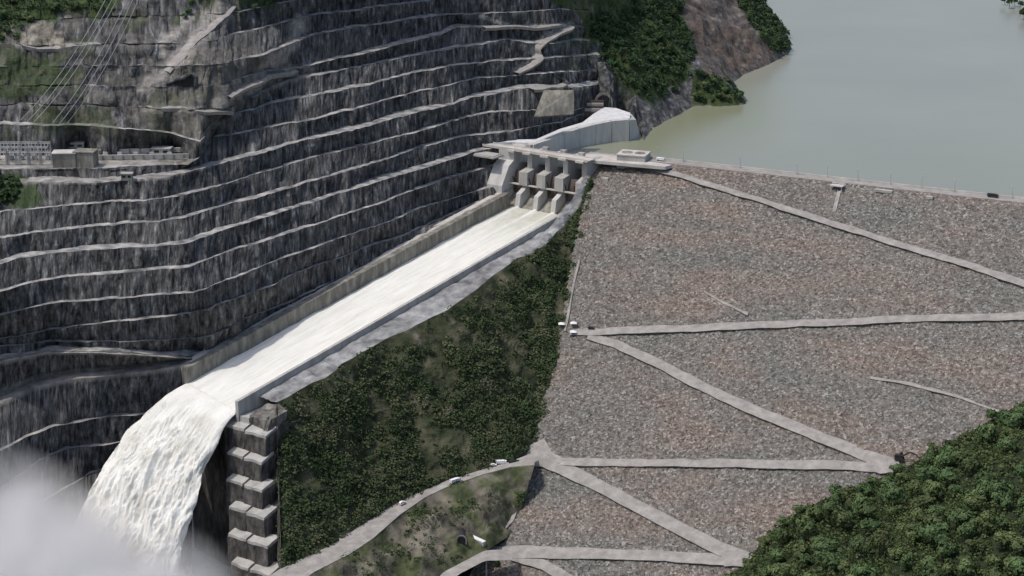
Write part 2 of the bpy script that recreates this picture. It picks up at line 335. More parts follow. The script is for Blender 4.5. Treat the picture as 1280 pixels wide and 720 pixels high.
nat = np.clip(nat, 0, 1); top = smooth(-vv, -60, 30) * .5
Q = P * np.array([1, 1, 1]); mid = P[:, 60, :2]; ARC = np.r_[0, np.cumsum(np.hypot(*np.diff(mid, axis=0).T))]
bench_id = np.cumsum(np.r_[0, (np.diff(isled) == -1)]); flow = np.stack([ARC[:, None] + 0 * P[..., 2], P[..., 2], P[..., 2] * 0 + bench_id[None, :] * 11.3], -1)
fl1 = fbm(flow * [.11, .03, 0] + [0, 0, .5], 5, 1) * 1.5 + np.round(fbm(flow * [.09, .04, 0] + [0, 0, 4.5], 2, 5) * 2) * .7; big = fbm(Q * [.03, .03, .03], 4, 2)
rid = 1 - 2 * np.abs(fbm(Q * [.022, .022, .012], 4, 6))
amp = np.where(isled[None, :] == 1, .5, 1.0)
base_n = np.zeros_like(P); dj = np.gradient(P, axis=0); base_n[..., 0] = dj[..., 1]; base_n[..., 1] = -dj[..., 0]
base_n /= np.linalg.norm(base_n, axis=-1, keepdims=True) + 1e-9
blk = np.round(fbm(flow * [.16, .07, 0] + [0, 0, 9.5], 3, 15) * 2.5) * .45
D = ((fl1 + blk) * 1.0 * (1 - nat) + big * 1.6 * (1 - nat) + nat * (1 - .75 * smooth(uu, 690, 740) * smooth(vv, 95, 120)) * (big * 4 + rid * 5 + fl1 * 1.4)) * amp
flat = ((uu < 240) & (vv > 176) & (vv < 213))
D = np.where(flat, D * .1, D); D *= 1 - .75 * (1 - smooth(uu, 235, 275)) * smooth(vv, 135, 155)* (1 - smooth(vv, 205, 215)); D[:, :4] *= .2
onW = (uu > 240) & (uu < 625); D[:, :6] = np.where(onW[:, :6], D[:, :6] * .1, D[:, :6])
P = P + base_n * D[..., None]
P[..., 2] += np.where(isled[None, :] == 1, 0.35, 1.0) * nat * big * 2.5 * (~flat)
zone = np.zeros((nj, nk, 3))
nz = fbm(np.stack([uu * .06, vv * .09, uu * 0], -1), 4, 8)
d = nz * 10
zone[..., 0] = np.maximum.reduce([
    1 - smooth(dline(uu, vv, [(285, 5), (262, 25), (240, 50), (222, 78), (185, 105)]) + d * .5, 6, 17),
    1 - smooth(dline(uu, vv, [(245, 5), (225, 35), (200, 60)]) + d * .5, 3, 9),
    1 - smooth(dline(uu, vv, [(180, 134), (240, 136), (285, 138)]), 2, 4),
    .9 * (1 - smooth(dline(uu, vv, [(275, 128), (300, 112), (340, 98), (380, 90)]) + d * .4, 7, 13)),
    1 - smooth(dline(uu, vv, [(20, 54), (80, 57), (120, 52)]), 1, 3), 1. * ((uu > 25) & (uu < 265) & (np.abs(vv - chain(rows[8][0])(uu) + 1) < 8) & (isled[None, :] == 1)),
    (1 - smooth(dline(uu, vv, [(705, 37), (690, 43), (672, 55), (667, 63), (673, 73), (660, 82), (645, 90)]), 3.5, 6)),
    (1 - smooth(dline(uu, vv, [(600, 20), (640, 33), (700, 31), (715, 30)]), 1.5, 3)),
    1 - smooth(dline(uu, vv, [(375, 25), (368, 55), (350, 70), (330, 85)]) + d * .5, 3, 12)])
zone[..., 2] = np.maximum.reduce([(inpoly(uu, vv + nz * 6, [(24, 56), (28, 40), (42, 30), (54, 22), (68, 34), (80, 44), (80, 56)])) * 1.0,
    .3 * smooth(nz, .0, .8) * nat, .35 * inpoly(uu, vv, [(160, 150), (240, 60), (330, 60), (300, 140), (260, 180)]),
    .8 * ((uu < 240) & (vv > 176) & (vv < 206) & (isled[None, :] == 1))])
zone[..., 1] = np.maximum.reduce([
    1. * inpoly(uu + d, vv + d, [(-300, -200), (160, -200), (140, 5), (115, 20), (85, 22), (60, 22), (35, 30), (18, 52), (-300, 60)]),
    .75 * inpoly(uu + d, vv + d, [(-300, 60), (20, 60), (85, 85), (90, 110), (40, 120), (-300, 120)]),
    .8 * inpoly(uu + d, vv + d, [(215, 30), (240, 5), (230, -100), (420, -100), (345, 12), (310, 14), (292, 8), (250, 30)]),
    .55 * smooth(fbm(np.stack([uu * .03, vv * .04, uu * 0 + 4], -1), 4, 12), .25, .6) * nat,
    .9 * inpoly(uu + d, vv + d * .6, [(-300, 214), (20, 216), (60, 232), (40, 252), (0, 262), (-300, 262)]),
    1. * inpoly(uu, vv + d, [(690, 0), (730, 35), (745, 60), (760, 95), (800, 130), (900, 130), (900, -300), (680, -300)])]) * (1 - .9 * zone[..., 0])
fcs = gridfaces(nj, nk); mi = np.tile(isled[:nk - 1], nj - 1)
hill = struct(obj('rock_hillside', P.reshape(-1, 3), fcs[:, ::-1], [M['rock'], M['ledge']], zone=zone.reshape(-1, 3), mi=mi, flow=flow.reshape(-1, 3)))
HG = (P.copy(), uu, vv)
def on_hill(u_, v_):
    j = int(np.clip(round((u_ + 200) / 1.5), 14, len(U) - 15)); a = slice(j - 14, j + 15)
    d = (HG[1][a] - u_) ** 2 + (HG[2][a] - v_) ** 2; k = np.unravel_index(np.argmin(d), d.shape); return HG[0][a][k].copy()
def hillz(u, v):
    "height of the undisplaced hillside seen at survey direction (u, v)"
    j = int(np.clip(round((u + 200) / 1.5), 0, len(U) - 1)); ys = []; zs = []
    for k in range(len(rows)): ys += [Yr[k][j], Yr[k][j] - Wr[k][j]]; zs += [Zr[k][j], Zr[k][j] + .1]
    return float(np.interp(-v, [-y for y in ys], zs))

# lower benches beside the plunge pool
UL = np.arange(-200, 241, 2.)
lrows = [([(-200, 900), (300, 900)], -262, 0), ([(-200, 760), (300, 730)], -215, 3), ([(-200, 690), (0, 655), (60, 625), (111, 592), (150, 584), (300, 570)], -172, 3),
         ([(-200, 650), (0, 612), (50, 577), (85, 561), (146, 553), (300, 545)], -150, 3), ([(-200, 610), (0, 563), (29, 549), (67, 534), (117, 524), (175, 517), (300, 508)], -128, 3.5),
         ([(-200, 560), (0, 503), (44, 483), (88, 474), (146, 469), (204, 461), (233, 456), (300, 470)], ([0, 100, 200, 240], [-103, -94, -91.5, -91]), 7),
         ([(-200, 480), (0, 454), (15, 450), (58, 441), (117, 441), (175, 444), (219, 447), (300, 455)], ([0, 150, 215, 240], [-72.6, -72.6, -82.5, -90]), 5)]
prof = []; il = []
zf = lambda z: np.interp(UL, *z) if isinstance(z, tuple) else z + 0 * UL
for k, (pts, z, w) in enumerate(lrows):
    z = zf(z); y = chain(pts)(UL) + (1.6 if k < 5 else .3) * vnoise(np.stack([UL * .06, UL * 0 + z[0], UL * 0], -1), 21); wv = w * np.ones_like(UL)
    wv *= np.where(k >= 5, 1, .75 + .5 * vnoise(np.stack([UL * .05, UL * 0 + z[0], UL * 0], -1), 22))
    e = un(UL, y, z); t = un(UL, y - wv, z + .1); prof += seg(e, t, 2); il += [1, 1]
    if k < len(lrows) - 1:
        y2 = chain(lrows[k + 1][0])(UL) + (1.6 if k + 1 < 5 else .3) * vnoise(np.stack([UL * .06, UL * 0 + zf(lrows[k + 1][1])[0], UL * 0], -1), 21); prof += seg(t, un(UL, y2, zf(lrows[k + 1][1])), 8); il += [0] * 8
    else: prof.append(t); il.append(1)
P = np.stack(prof, 1); ARL = np.r_[0, np.cumsum(np.hypot(*np.diff(P[:, 20, :2], axis=0).T))]; flw = np.stack([ARL[:, None] + 0 * P[..., 2] + 900, P[..., 2], P[..., 2] * 0], -1); fl1 = fbm(flw * [.14, .03, 0] + [0, 0, .5], 4, 31); il = np.array(il)
dj = np.gradient(P, axis=0); bn = np.zeros_like(P); bn[..., 0] = dj[..., 1]; bn[..., 1] = -dj[..., 0]; bn /= np.linalg.norm(bn, axis=-1, keepdims=True) + 1e-9
am = np.where(il == 1, .4, 1.6)[None, :] * np.ones((len(UL), 1)); am[:, -22:] *= .3
P = P + bn * (fl1 * am)[..., None]
zl = np.zeros(P.shape); zl[:, -3:, 0] = 1; zl[:, -13:-9, 0] = .8
struct(obj('quarried_slope', P.reshape(-1, 3), gridfaces(*P.shape[:2])[:, ::-1], [M['rock'], M['ledge']], zone=zl.reshape(-1, 3), mi=np.tile(il[:-1], len(UL) - 1), flow=flw.reshape(-1, 3)))

# ================================================================== FAR SHORE HILLS (height grows with the distance from the water)
SH = un([p[0] for p in shore_px], [p[1] for p in shore_px], -12)[:, :2]
SH = np.vstack([SH, [[300, 4200], [100, 5600]]])
poly = [tuple(p) for p in SH] + [(-1500, 5600), (-1500, 1900), (60, 1900)]
gx = np.arange(-420, 420, 4.); gy = np.concatenate([np.arange(1920, 2800, 4.), np.arange(2800, 4400, 14.)])
X, Y = np.meshgrid(gx, gy, indexing='ij'); dist = dline(X, Y, [tuple(p) for p in SH]); ins = inpoly(X, Y, poly)
sd = np.where(ins, dist, -dist)
G = np.stack([X, Y, X * 0], -1); rg = 1 - 2 * np.abs(fbm(G * .012, 4, 41))
Z = -12 + np.where(sd > 0, 0.95 * sd ** .97, sd * .8) + np.clip(sd / 25, 0, 1) * (rg * 9 + fbm(G * .05, 4, 44) * 3.5) + np.clip(sd / 6, 0, 1) * (fbm(G * .1, 4, 45) * 3.2 + np.round(fbm(G * .06, 2, 46) * 2) * 2)
P = np.stack([X, Y, Z], -1); uu, vv = pr(P)
ued = np.interp(vv, [-40, 0, 30, 60, 100, 112], [690, 700, 712, 742, 760, 786]); P[..., 2] -= (120 * (1 - smooth(uu - ued, -22, 8)) + 200 * (1 - smooth(uu - ued, -120, -30))) * smooth(3000 - Y, 0, 400)
P[..., 2] -= 40 * (1 - smooth(uu, 792, 804)) * smooth(vv, 130, 140)
uu, vv = pr(P); nz = fbm(np.stack([uu * .05, vv * .05, uu * 0], -1), 4, 47) * 8
TREES1 = [(680, -60), (688, 8), (722, 36), (748, 62), (764, 92), (780, 108), (812, 128), (842, 118), (862, 96), (866, 60), (852, 20), (838, -60)]
TREES2 = [(866, 96), (880, 92), (905, 100), (922, 116), (934, 129), (900, 133), (866, 131), (862, 115)]
TREES3 = [(922, -60), (950, -60), (957, 5), (985, 45), (990, 60), (972, 68), (958, 55), (940, 30), (925, 10)]
zone = np.zeros(P.shape)
zone[..., 1] = inpoly(uu + nz, vv + nz, TREES1) | inpoly(uu + nz * .3, vv + nz * .3, TREES2) | inpoly(uu + nz * .4, vv + nz * .4, TREES3)
brown = inpoly(uu + nz, vv + nz, [(835, -80), (852, 20), (866, 60), (880, 95), (900, 104), (935, 95), (975, 80), (965, 55), (930, 10), (920, -80)])
zone[..., 0] = brown * (.45 + .4 * smooth(nz, -6, 6)) * (1 - zone[..., 1])
M['shore'] = mat('shore_rock', [(.33, g3(.03, cool)), (.5, g3(.09, cool)), (.66, g3(.24, cool))], (.13, .13, .13), 10, bump=2.2, bscale=(.2, .2, .2), nrough=.68,
                 attr=[(0, [(.36, (.03, .022, .018)), (.48, (.10, .075, .062)), (.6, (.165, .13, .11)), (.7, (.3, .25, .21))], (.06, .06, .06)), (1, VEG, (.1, .1, .1))])
nj, nk = X.shape; fl = gridfaces(nj, nk); keep = (sd.reshape(-1)[fl] > -14).any(1)
struct(obj('shore_hill', P.reshape(-1, 3), fl[keep][:, ::-1], M['shore'], zone=zone.reshape(-1, 3)))
HILL2 = (gx, gy, P[..., 2])
def hill2z(x, y):
    i = np.clip(np.searchsorted(gx, x) - 1, 0, len(gx) - 2); j = np.clip(np.searchsorted(gy, y) - 1, 0, len(gy) - 2)
    a = (x - gx[i]) / (gx[i + 1] - gx[i]); b = (y - gy[j]) / (gy[j + 1] - gy[j]); Zz = P2Z
    return (Zz[i, j] * (1 - a) + Zz[i + 1, j] * a) * (1 - b) + (Zz[i, j + 1] * (1 - a) + Zz[i + 1, j + 1] * a) * b
P2Z = P[..., 2].copy()
# opposite shore, far right
c0 = un(1262, 8, -12); gx3 = np.linspace(-25, 330, 60); gy3 = np.linspace(-170, 420, 90); X, Y = np.meshgrid(gx3, gy3, indexing='ij')
sp3 = un([1250, 1258, 1272, 1282, 1320], [6, 13, 17, 25, 40], -12)[:, :2]; sp3b = un([1250, 1262, 1300], [6, -4, -14], -12)[:, :2]
pl3 = [tuple(p) for p in sp3] + [(c0[0] + 700, c0[1] - 100), (c0[0] + 700, c0[1] + 500)] + [tuple(p) for p in sp3b[::-1]]
XX, YY = X + c0[0], Y + c0[1]; sd = dline(XX, YY, [tuple(p) for p in sp3b[::-1]] + [tuple(p) for p in sp3]); ins = inpoly(XX, YY, pl3); sd = np.where(ins, sd, -sd)
Z = -12 + np.clip(sd, -15, 500) * .6 + np.clip(sd / 10, 0, 1) * fbm(np.stack([XX, YY, XX * 0], -1) * .06, 4, 50) * 3
P = np.stack([XX, YY, Z], -1); zn = np.zeros(P.shape); zn[..., 1] = 1
struct(obj('far_shore', P.reshape(-1, 3), gridfaces(*X.shape)[:, ::-1], M['shore'], zone=zn.reshape(-1, 3)))

# ================================================================== DAM
contact = [(741, 213), (741, 226), (736, 250), (722, 310), (712, 375), (705, 412), (690, 470), (678, 530), (668, 562), (650, 585), (632, 640), (610, 690), (580, 740), (560, 780)]
dam_root = empty('rockfill_dam', (250, 1700, -110), 'huge brown grey rockfill dam embankment sloping down from the pale crest beside the lake', 'dam')
cu = np.arange(0, 560, 2.2); 
cx = chain([(y, x) for x, y in contact])
# grid in dam coordinates: a along the crest, b down the slope
A = np.arange(-160, 760, 2.2); B = np.arange(0, 560, 2.2)
AA, BB = np.meshgrid(A, B, indexing='ij')
hx = DP0[0] + DD[0] * AA + DN[0] * BB; hy = DP0[1] + DD[1] * AA + DN[1] * BB; hz = -BB / DS
Pd = np.stack([hx, hy, hz], -1); uu, vv = pr(Pd)
rough = rng.normal(0, .4, AA.shape) + fbm(np.stack([AA * .05, BB * .05, AA * 0], -1), 3, 60) * .8
rough *= smooth(BB, 2, 8)
Pd[..., 2] += rough; Pd[..., 0] += rng.normal(0, .35, AA.shape); Pd[..., 1] += rng.normal(0, .35, AA.shape)
nj, nk = AA.shape; fl = gridfaces(nj, nk); lim = (uu > cx(vv) - 3).reshape(-1); keep = lim[fl].any(1)
obj('rock_slope', Pd.reshape(-1, 3) - np.array([250, 1700, -110]), fl[keep], M['rubble'], dam_root)
def local(o, root): 
    return o
def crest_line(a, off, z): return (DP0[0] + DD[0] * a - DN[0] * off - 250, DP0[1] + DD[1] * a - DN[1] * off - 1700, z + 110)
mb = MB(); mb.box(4, 760, 0, 12, -14, .4, fr=lambda a, b, z: crest_line(a, b, z)); mb.build('crest_fill', M['road'], dam_root)
mb = MB(); mb.box(60, 760, 12, 12.9, -14, 2.2, fr=lambda a, b, z: crest_line(a, b, z)); mb.build('parapet', M['concl'], dam_root)
mb = MB(); mb.box(60, 760, 13, 32, -16, -6, fr=lambda a, b, z: crest_line(a, b, z), taper=0); mb.build('upstream_face', M['rubble'], dam_root)

def resample(pts, n):
    pts = np.array(pts, float); L = np.r_[0, np.cumsum(np.hypot(*np.diff(pts[:, :2], axis=0).T))]
    s = np.linspace(0, L[-1], n); return np.stack([np.interp(s, L, pts[:, i]) for i in range(pts.shape[1])], -1)
def dam_road(pts, lift=2.2, m=None, name='road'):
    "pts: (u, v, thickness) along the road's middle"
    q = resample(pts, max(6, int(len(pts) * 14))); wob = vnoise(np.stack([q[:, 0] * .04, q[:, 1] * .04, q[:, 0] * 0], -1), 71) * .7
    q[:, 1] += wob; q[:, 2] += vnoise(np.stack([q[:, 0] * .09, q[:, 1] * .09, q[:, 0] * 0 + 5], -1), 72) * 1.1
    dx, dy = np.gradient(q[:, 0]), np.gradient(q[:, 1]); L = np.hypot(dx, dy); nx, ny = -dy / L, dx / L
    nx, ny = np.where(ny < 0, -nx, nx), np.abs(ny); h = q[:, 2] / 2
    hi = dam(q[:, 0] - nx * h, q[:, 1] - ny * h, 1.1); lo = dam(q[:, 0] + nx * h, q[:, 1] + ny * h, lift)
    mid = (hi + lo) / 2; mid[:, 2] += .25; sk = dam(q[:, 0] + nx * (h + 1.2), q[:, 1] + ny * (h + 1.2), -1.5); up = dam(q[:, 0] - nx * (h + 1), q[:, 1] - ny * (h + 1), -1.5)
    P = np.stack([up, hi, mid, lo, sk], 1); return struct(gridobj(name, P, m or M['road']))
dam_road([(805, 207, 6), (850, 219, 6), (940, 247, 6), (1040, 279, 7), (1130, 307, 7), (1210, 331, 7), (1290, 358, 8), (1400, 392, 9)])
dam_road([(712, 416, 7), (760, 414, 8), (860, 410, 8), (980, 405, 8), (1080, 401, 8), (1180, 397, 8), (1290, 395, 9), (1400, 390, 9)])
dam_road([(735, 419, 9), (770, 430, 10), (830, 458, 11), (900, 494, 12), (980, 528, 13), (1040, 552, 13), (1085, 570, 14), (1120, 582, 16)])
dam_road([(700, 577, 9), (760, 578, 9), (860, 579, 9), (960, 580, 10), (1060, 582, 11), (1118, 584, 13)])
dam_road([(668, 570, 16), (700, 584, 17), (740, 602, 16), (790, 629, 15), (850, 661, 16), (900, 686, 17), (935, 697, 14)])
dam_road([(600, 692, 14), (660, 690, 15), (740, 692, 13), (830, 695, 12), (890, 699, 14), (930, 701, 14)])
dam_road([(640, 696, 10), (680, 706, 13), (720, 730, 14), (760, 770, 15)])
dam_road([(1088, 472, 2.5), (1140, 480, 3), (1200, 497, 3), (1240, 511, 3), (1262, 518, 4)], lift=1.4)
dam_road([(880, 364, 2.4), (905, 378, 2.8), (935, 393, 2.4)], lift=1.3)
dam_road([(706, 414, 2.6), (712, 384, 2.4), (718, 350, 2), (724, 325, 1.6)], lift=1.4)
dam_road([(640, 590, 3), (650, 622, 4), (640, 650, 4), (622, 670, 4), (612, 684, 4)], lift=1.4)
# switchback corner pads
def pad(pts, lift=1.8):
    q = dam([p[0] for p in pts], [p[1] for p in pts], lift); c = q.mean(0); lo = dam([p[0] for p in pts], [p[1] for p in pts], -2)
    v = [c] + list(q) + list(lo); n = len(pts); f = [(0, 1 + i, 1 + (i + 1) % n) for i in range(n)] + [(1 + i, 1 + n + i, 1 + n + (i + 1) % n, 1 + (i + 1) % n) for i in range(n)]
    return struct(obj('road', v, f, M['road']))
pad([(655, 560), (680, 548), (690, 565), (706, 574), (690, 584), (655, 582), (630, 580)], 2.0)
pad([(1085, 572), (1105, 568), (1124, 576), (1124, 590), (1100, 592), (1080, 585)], 2.3)
pad([(900, 690), (925, 686), (940, 696), (932, 706), (905, 708)], 2.3)
pad([(576, 686), (600, 682), (640, 684), (650, 694), (620, 700), (580, 698)], 2.0)

# ================================================================== SPILLWAY
sw = empty('spillway', ST(-20, 30, -50), 'long pale concrete spillway chute with gates, piers and side walls full of white water', 'spillway')
swl = np.array(ST(-20, 30, -50))
def fr(s, t, z): return tuple(ST(s, t, z) - swl)
def frz(s, t, dz): return tuple(ST(s, t, float(chz(s)) + dz) - swl)
SS = np.linspace(-470, -24, 60)
def chute_solid(t0, t1, lo, hi, name, m, jag=0, s_end=-470):
    v = []; f = []; SS = np.linspace(s_end, -24, 60)
    for i, s in enumerate(SS):
        z = float(chz(s)); j = jag * vnoise(np.array([s * .06, t0, 0.]), 77)
        v += [ST(s, t0, z + lo) - swl, ST(s, t1, z + lo) - swl, ST(s, t1, z + hi + j) - swl, ST(s, t0, z + hi + j) - swl]
    n = len(SS)
    for i in range(n - 1):
        a = 4 * i; b = a + 4
        for q in range(4): f.append((a + q, a + (q + 1) % 4, b + (q + 1) % 4, b + q))
    f += [(3, 2, 1, 0), (4 * n - 4, 4 * n - 3, 4 * n - 2, 4 * n - 1)]
    return obj(name, v, f, m, sw)
chute_solid(-2, 76, -6, -1.2, 'chute_floor', M['conc'])
chute_solid(-7, -1.0, -6, 13.2, 'left_wall', M['concd'])
chute_solid(-15, -7.1, -6, 12.6, 'wall_top_path', M['concl'])
chute_solid(74.5, 77.5, -6, 11.5, 'right_wall', M['conc'], s_end=-495)
mb = MB(); zc = float(chz(-470)); mb.hexa([fr(-470, -2, zc - 8), fr(-472, -2, zc - 8), fr(-493.5, 76, zc - 9), fr(-470, 76, zc - 8), fr(-470, -2, zc - 2), fr(-472, -2, zc - 2), fr(-493.5, 76, zc - 4.5), fr(-470, 76, zc - 2)]); mb.build('lip', M['concd'], sw)
# piers
pier_poly = [(22, 1.2), (-3, 1.2), (-3, -16), (-10, -17), (-11, -31), (-17, -34), (-22, -36), (-25, -52), (22, -52)]
for t in (9, 30, 51):
    mb = MB(); mb.prism(pier_poly, t - 2.6, t + 2.6, lambda p_, q_, e: fr(p_, e, q_)); mb.build('pier', M['concm'], sw)
    mb = MB(); mb.prism([(-2, -14), (-14, -16), (-14.5, -29), (-2, -29)], t - 5, t + 5, lambda p_, q_, e: fr(p_, e, q_)); mb.build('trunnion_block', M['conc'], sw)
mb = MB(); mb.prism([(24, 1.2), (-6, 1.2), (-6, -8), (-14, -12), (-26, -30), (-27, -53), (24, -53)], -26, -8, lambda p_, q_, e: fr(p_, e, q_)); mb.build('left_abutment', M['concm'], sw)
mb = MB(); mb.prism([(24, 1.2), (-3, 1.2), (-3, -14), (-14, -18), (-14, -34), (-26, -38), (-26, -54), (24, -54)], 70, 76, lambda p_, q_, e: fr(p_, e, q_)); mb.build('right_abutment', M['conc'], sw)
for t0, t1 in ((-8, 6.4), (11.6, 27.4), (32.6, 48.4), (53.6, 70)):
    mb = MB(); pts = [( -2 - 5 * math.sin(a_ * math.pi), -18 - 30 * a_) for a_ in np.linspace(0, 1, 9)]
    mb.prism(pts + [(p_ + 1.2, q_) for p_, q_ in pts[::-1]], t0 + .05, t1 - .05, lambda p_, q_, e: fr(p_, e, q_)); g_ = mb.build('radial_gate', M['gate'], sw)
    mb = MB()
    for t in (t0 + 3, t1 - 3): mb.tube([fr(-7, t, -36), fr(-12, t, -22)], .5, 5)
    mb.build('gate_arm', M['dark'], g_)
    mb = MB(); mb.prism([(10, -24), (2, -24), (-6, -40), (-24.2, -51), (-24.2, -60), (10, -60)], t0 + .02, t1 - .02, lambda p_, q_, e: fr(p_, e, q_)); mb.build('ogee_sill', M['concd'], sw)
mb = MB(); mb.box(-13.5, -11, -8, 72, -29.6, -28.4, fr=fr); mb.build('catwalk', M['concl'], sw)
mb = MB(); mb.box(-6, 7, -46, 78, 1.3, 2.6, fr=fr); bd = mb.build('bridge_deck', M['concl'], sw)
for s_ in (-6, 6.6): mb = MB(); mb.box(s_, s_ + .4, -46, 78, 2.6, 3.8, fr=fr); mb.build('railing', M['concl'], bd)
mb = MB(); mb.box(-26, -9, -46, -18, -4.5, -3, fr=fr); mb.box(-24, -10, -44, -20, -3, -2.2, fr=fr); mb.build('side_platform', M['conc'], sw)
for t in (-10, 9, 30, 51, 71): mb = MB(); mb.box(-9, -3, t - 5, t + 4, .4, 2.4, fr=fr); mb.build('hoist_plinth', M['concl'], sw)
for i in range(4): mb = MB(); t = (-1, 19, 40, 61)[i]; mb.box(8, 12, t - 3, t + 3, 1.5, 6, fr=fr); mb.build('hoist_house', M['conc'], sw)
# water on the chute
tt = np.linspace(-1, 74.4, 80); ss = np.linspace(-474, -23, 360); S_, T_ = np.meshgrid(ss, tt, indexing='ij'); S_ = S_ - 22 * smooth(S_, -400, -474) * np.clip(T_ / 75, 0, 1)
cen = 0
for t in (9, 30, 51): cen = cen + np.exp(-((T_ - t) / (2.4 + (-24 - S_) * .01)) ** 2) * np.exp((S_ + 24) / 90)
Zw = chz(S_) + .6 + cen * 2.2 - 1.2 * smooth(S_, -90, -23) + .55 * fbm(np.stack([S_ * .06, T_ * .25, S_ * 0], -1), 4, 81) + .5 * np.exp(-((T_ - 74) / 3.) ** 2)
Pw = ST(S_, T_, Zw)
zw_ = np.zeros(Pw.shape); zw_[..., 0] = np.clip(smooth(S_, -130, -23) * (.95 - 1.3 * cen) , 0, 1)
M['chute'] = mat('chute_water', [(.3, (.58, .565, .50)), (.42, (.72, .71, .65)), (.55, (.79, .78, .73)), (.7, (.84, .83, .79))], (.018, .22, 1), 10, rough=.55, coord='flow', bump=.5, bscale=(.08, .4, 1), nrough=.7, attr=[(0, [(.3, (.40, .40, .33)), (.7, (.62, .62, .54))], (.08, .08, .08))])
struct(gridobj('spillway_water', Pw, M['chute'], zone=zw_.reshape(-1, 3), smoothed=True, flow=np.stack([S_, T_, S_ * 0], -1).reshape(-1, 3)))

# waterfall: a thick jet leaving the lip
nt_, nf = 170, 300
tau = np.linspace(0, 5.75, nf); tq = np.linspace(0, 1, nt_)
def jet(side):
    T, W = np.meshgrid(tau, tq, indexing='ij'); v0 = 32 - 13.5 * W ** 1.1
    t0 = -1 + 75.4 * W; t0 = t0 + (W - .45) * T * 4.2
    s = -473 - 21.5 * W - v0 * T; z = float(chz(-472)) + .6 - 2.6 * W - 3.2 * T - 4.9 * T ** 2
    ed = np.clip(np.minimum(W, 1 - W) * 9, 0, 1) ** .5
    L_ = np.sqrt((v0 * T) ** 2 + (3.2 * T + 4.9 * T ** 2) ** 2); n1 = fbm(np.stack([t0 * .11 + L_ * .012, L_ * .03, T * 0], -1), 5, 90); n2 = 2 * np.abs(fbm(np.stack([t0 * .2 + n1 * .5, L_ * .05 + n1 * .7, T * 0 + 3], -1), 5, 95)) - .6
    grow = smooth(T, 0.0, 2.4)
    th = (2.5 + 3.0 * grow) * ed * side
    P = ST(s, t0 + n1 * 5.5 * grow * (1 - ed), z)
    # outward normal of the trajectory (up and away from the lip)
    vz = -3.2 - 9.8 * T; L = np.hypot(v0, vz); ns, nz_ = -(-vz) / L, v0 / L
    n3 = fbm(np.stack([t0 * .6, L_ * .12, T * 0 + 7], -1), 4, 99)
    off = th + (n1 * 3.6 + n2 * 1.7 + n3 * .6) * grow * (1 if side > 0 else .4) * (.4 + .6 * ed)
    P[..., 0] += US[0] * ns * off; P[..., 1] += US[1] * ns * off; P[..., 2] += nz_ * off
    return P
Pt, Pb = jet(1), jet(-1); V = np.concatenate([Pt.reshape(-1, 3), Pb.reshape(-1, 3)]); n0 = nf * nt_
f = [tuple(q) for q in gridfaces(nf, nt_)] + [tuple(q[::-1]) for q in gridfaces(nf, nt_, n0)]
for i in range(nf - 1):
    a = i * nt_; f.append((a, a + nt_, n0 + a + nt_, n0 + a)); a += nt_ - 1; f.append((a + nt_, a, n0 + a, n0 + a + nt_))
for k in range(nt_ - 1): f.append((k + 1, k, n0 + k, n0 + k + 1))
struct(obj('waterfall', V, f, M['foam'], smoothed=True))

# flip bucket end wall and stepped buttress
def rough_box(name, m, corners, nu, seed, amp, parent=None):
    pass
bt = empty('stepped_buttress', ST(-480, 90, -250), 'dark stepped concrete buttress with pale sloping tops under the chute lip', 'buttress')
btl = np.array(ST(-480, 90, -250))
def fb(s, t, z): return tuple(ST(s, t, z) - btl)
mb = MB(); mb.hexa([fb(-469, -4, -262), fb(-488, 78, -262), fb(-420, 78, -262), fb(-420, -4, -262), fb(-469, -4, -113), fb(-488, 78, -114), fb(-420, 78, -114), fb(-420, -4, -113)]); mb.build('end_wall', M['conc_shade'], bt)
def rockbox(name, m, s0, s1, t0, t1, z0, ztop, seed, parent, amp=.8, n=9):
    "block with broken edges: top sloping from ztop[0] at s1 to ztop[1] at s0"
    v = []; f = []
    bmm = bmesh.new(); bmesh.ops.create_cube(bmm, size=1); bmesh.ops.subdivide_edges(bmm, edges=bmm.edges, cuts=n, use_grid_fill=True)
    P = np.array([q.co[:] for q in bmm.verts]) + .5
    S = s0 + (s1 - s0) * P[:, 0]; T = t0 + (t1 - t0) * P[:, 1]; zt = ztop[1] + (ztop[0] - ztop[1]) * P[:, 0]; Zz = z0 + (zt - z0) * P[:, 2]
    q = ST(S, T, Zz); nn1 = fbm(q * .13, 4, seed) * amp; nn2 = fbm(q * .13 + 50, 4, seed + 1) * amp
    q[:, 0] += nn1; q[:, 1] += nn2; q[:, 2] += nn1 * .7
    for w_, c_ in zip(bmm.verts, q - btl): w_.co = c_
    bmesh.ops.recalc_face_normals(bmm, faces=bmm.faces)
    me = bpy.data.meshes.new(name); bmm.to_mesh(me); bmm.free(); me.materials.append(m); o_ = bpy.data.objects.new(name, me); C.objects.link(o_); o_.parent = parent; return o_
rockbox('corner_block', M['berm2'], -494, -474, 88, 110, -262, (-102.5, -105.5), 601, bt, 2.6, 16)
mb = MB(); mb.box(-494, -440, 78.2, 87.5, -262, -108.5, fr=fb); mb.build('lip_block', M['conc'], bt)
rockbox('core', M['conc_shade'], -499, -430, 66, 110, -262, (-114, -115), 603, bt, .8)
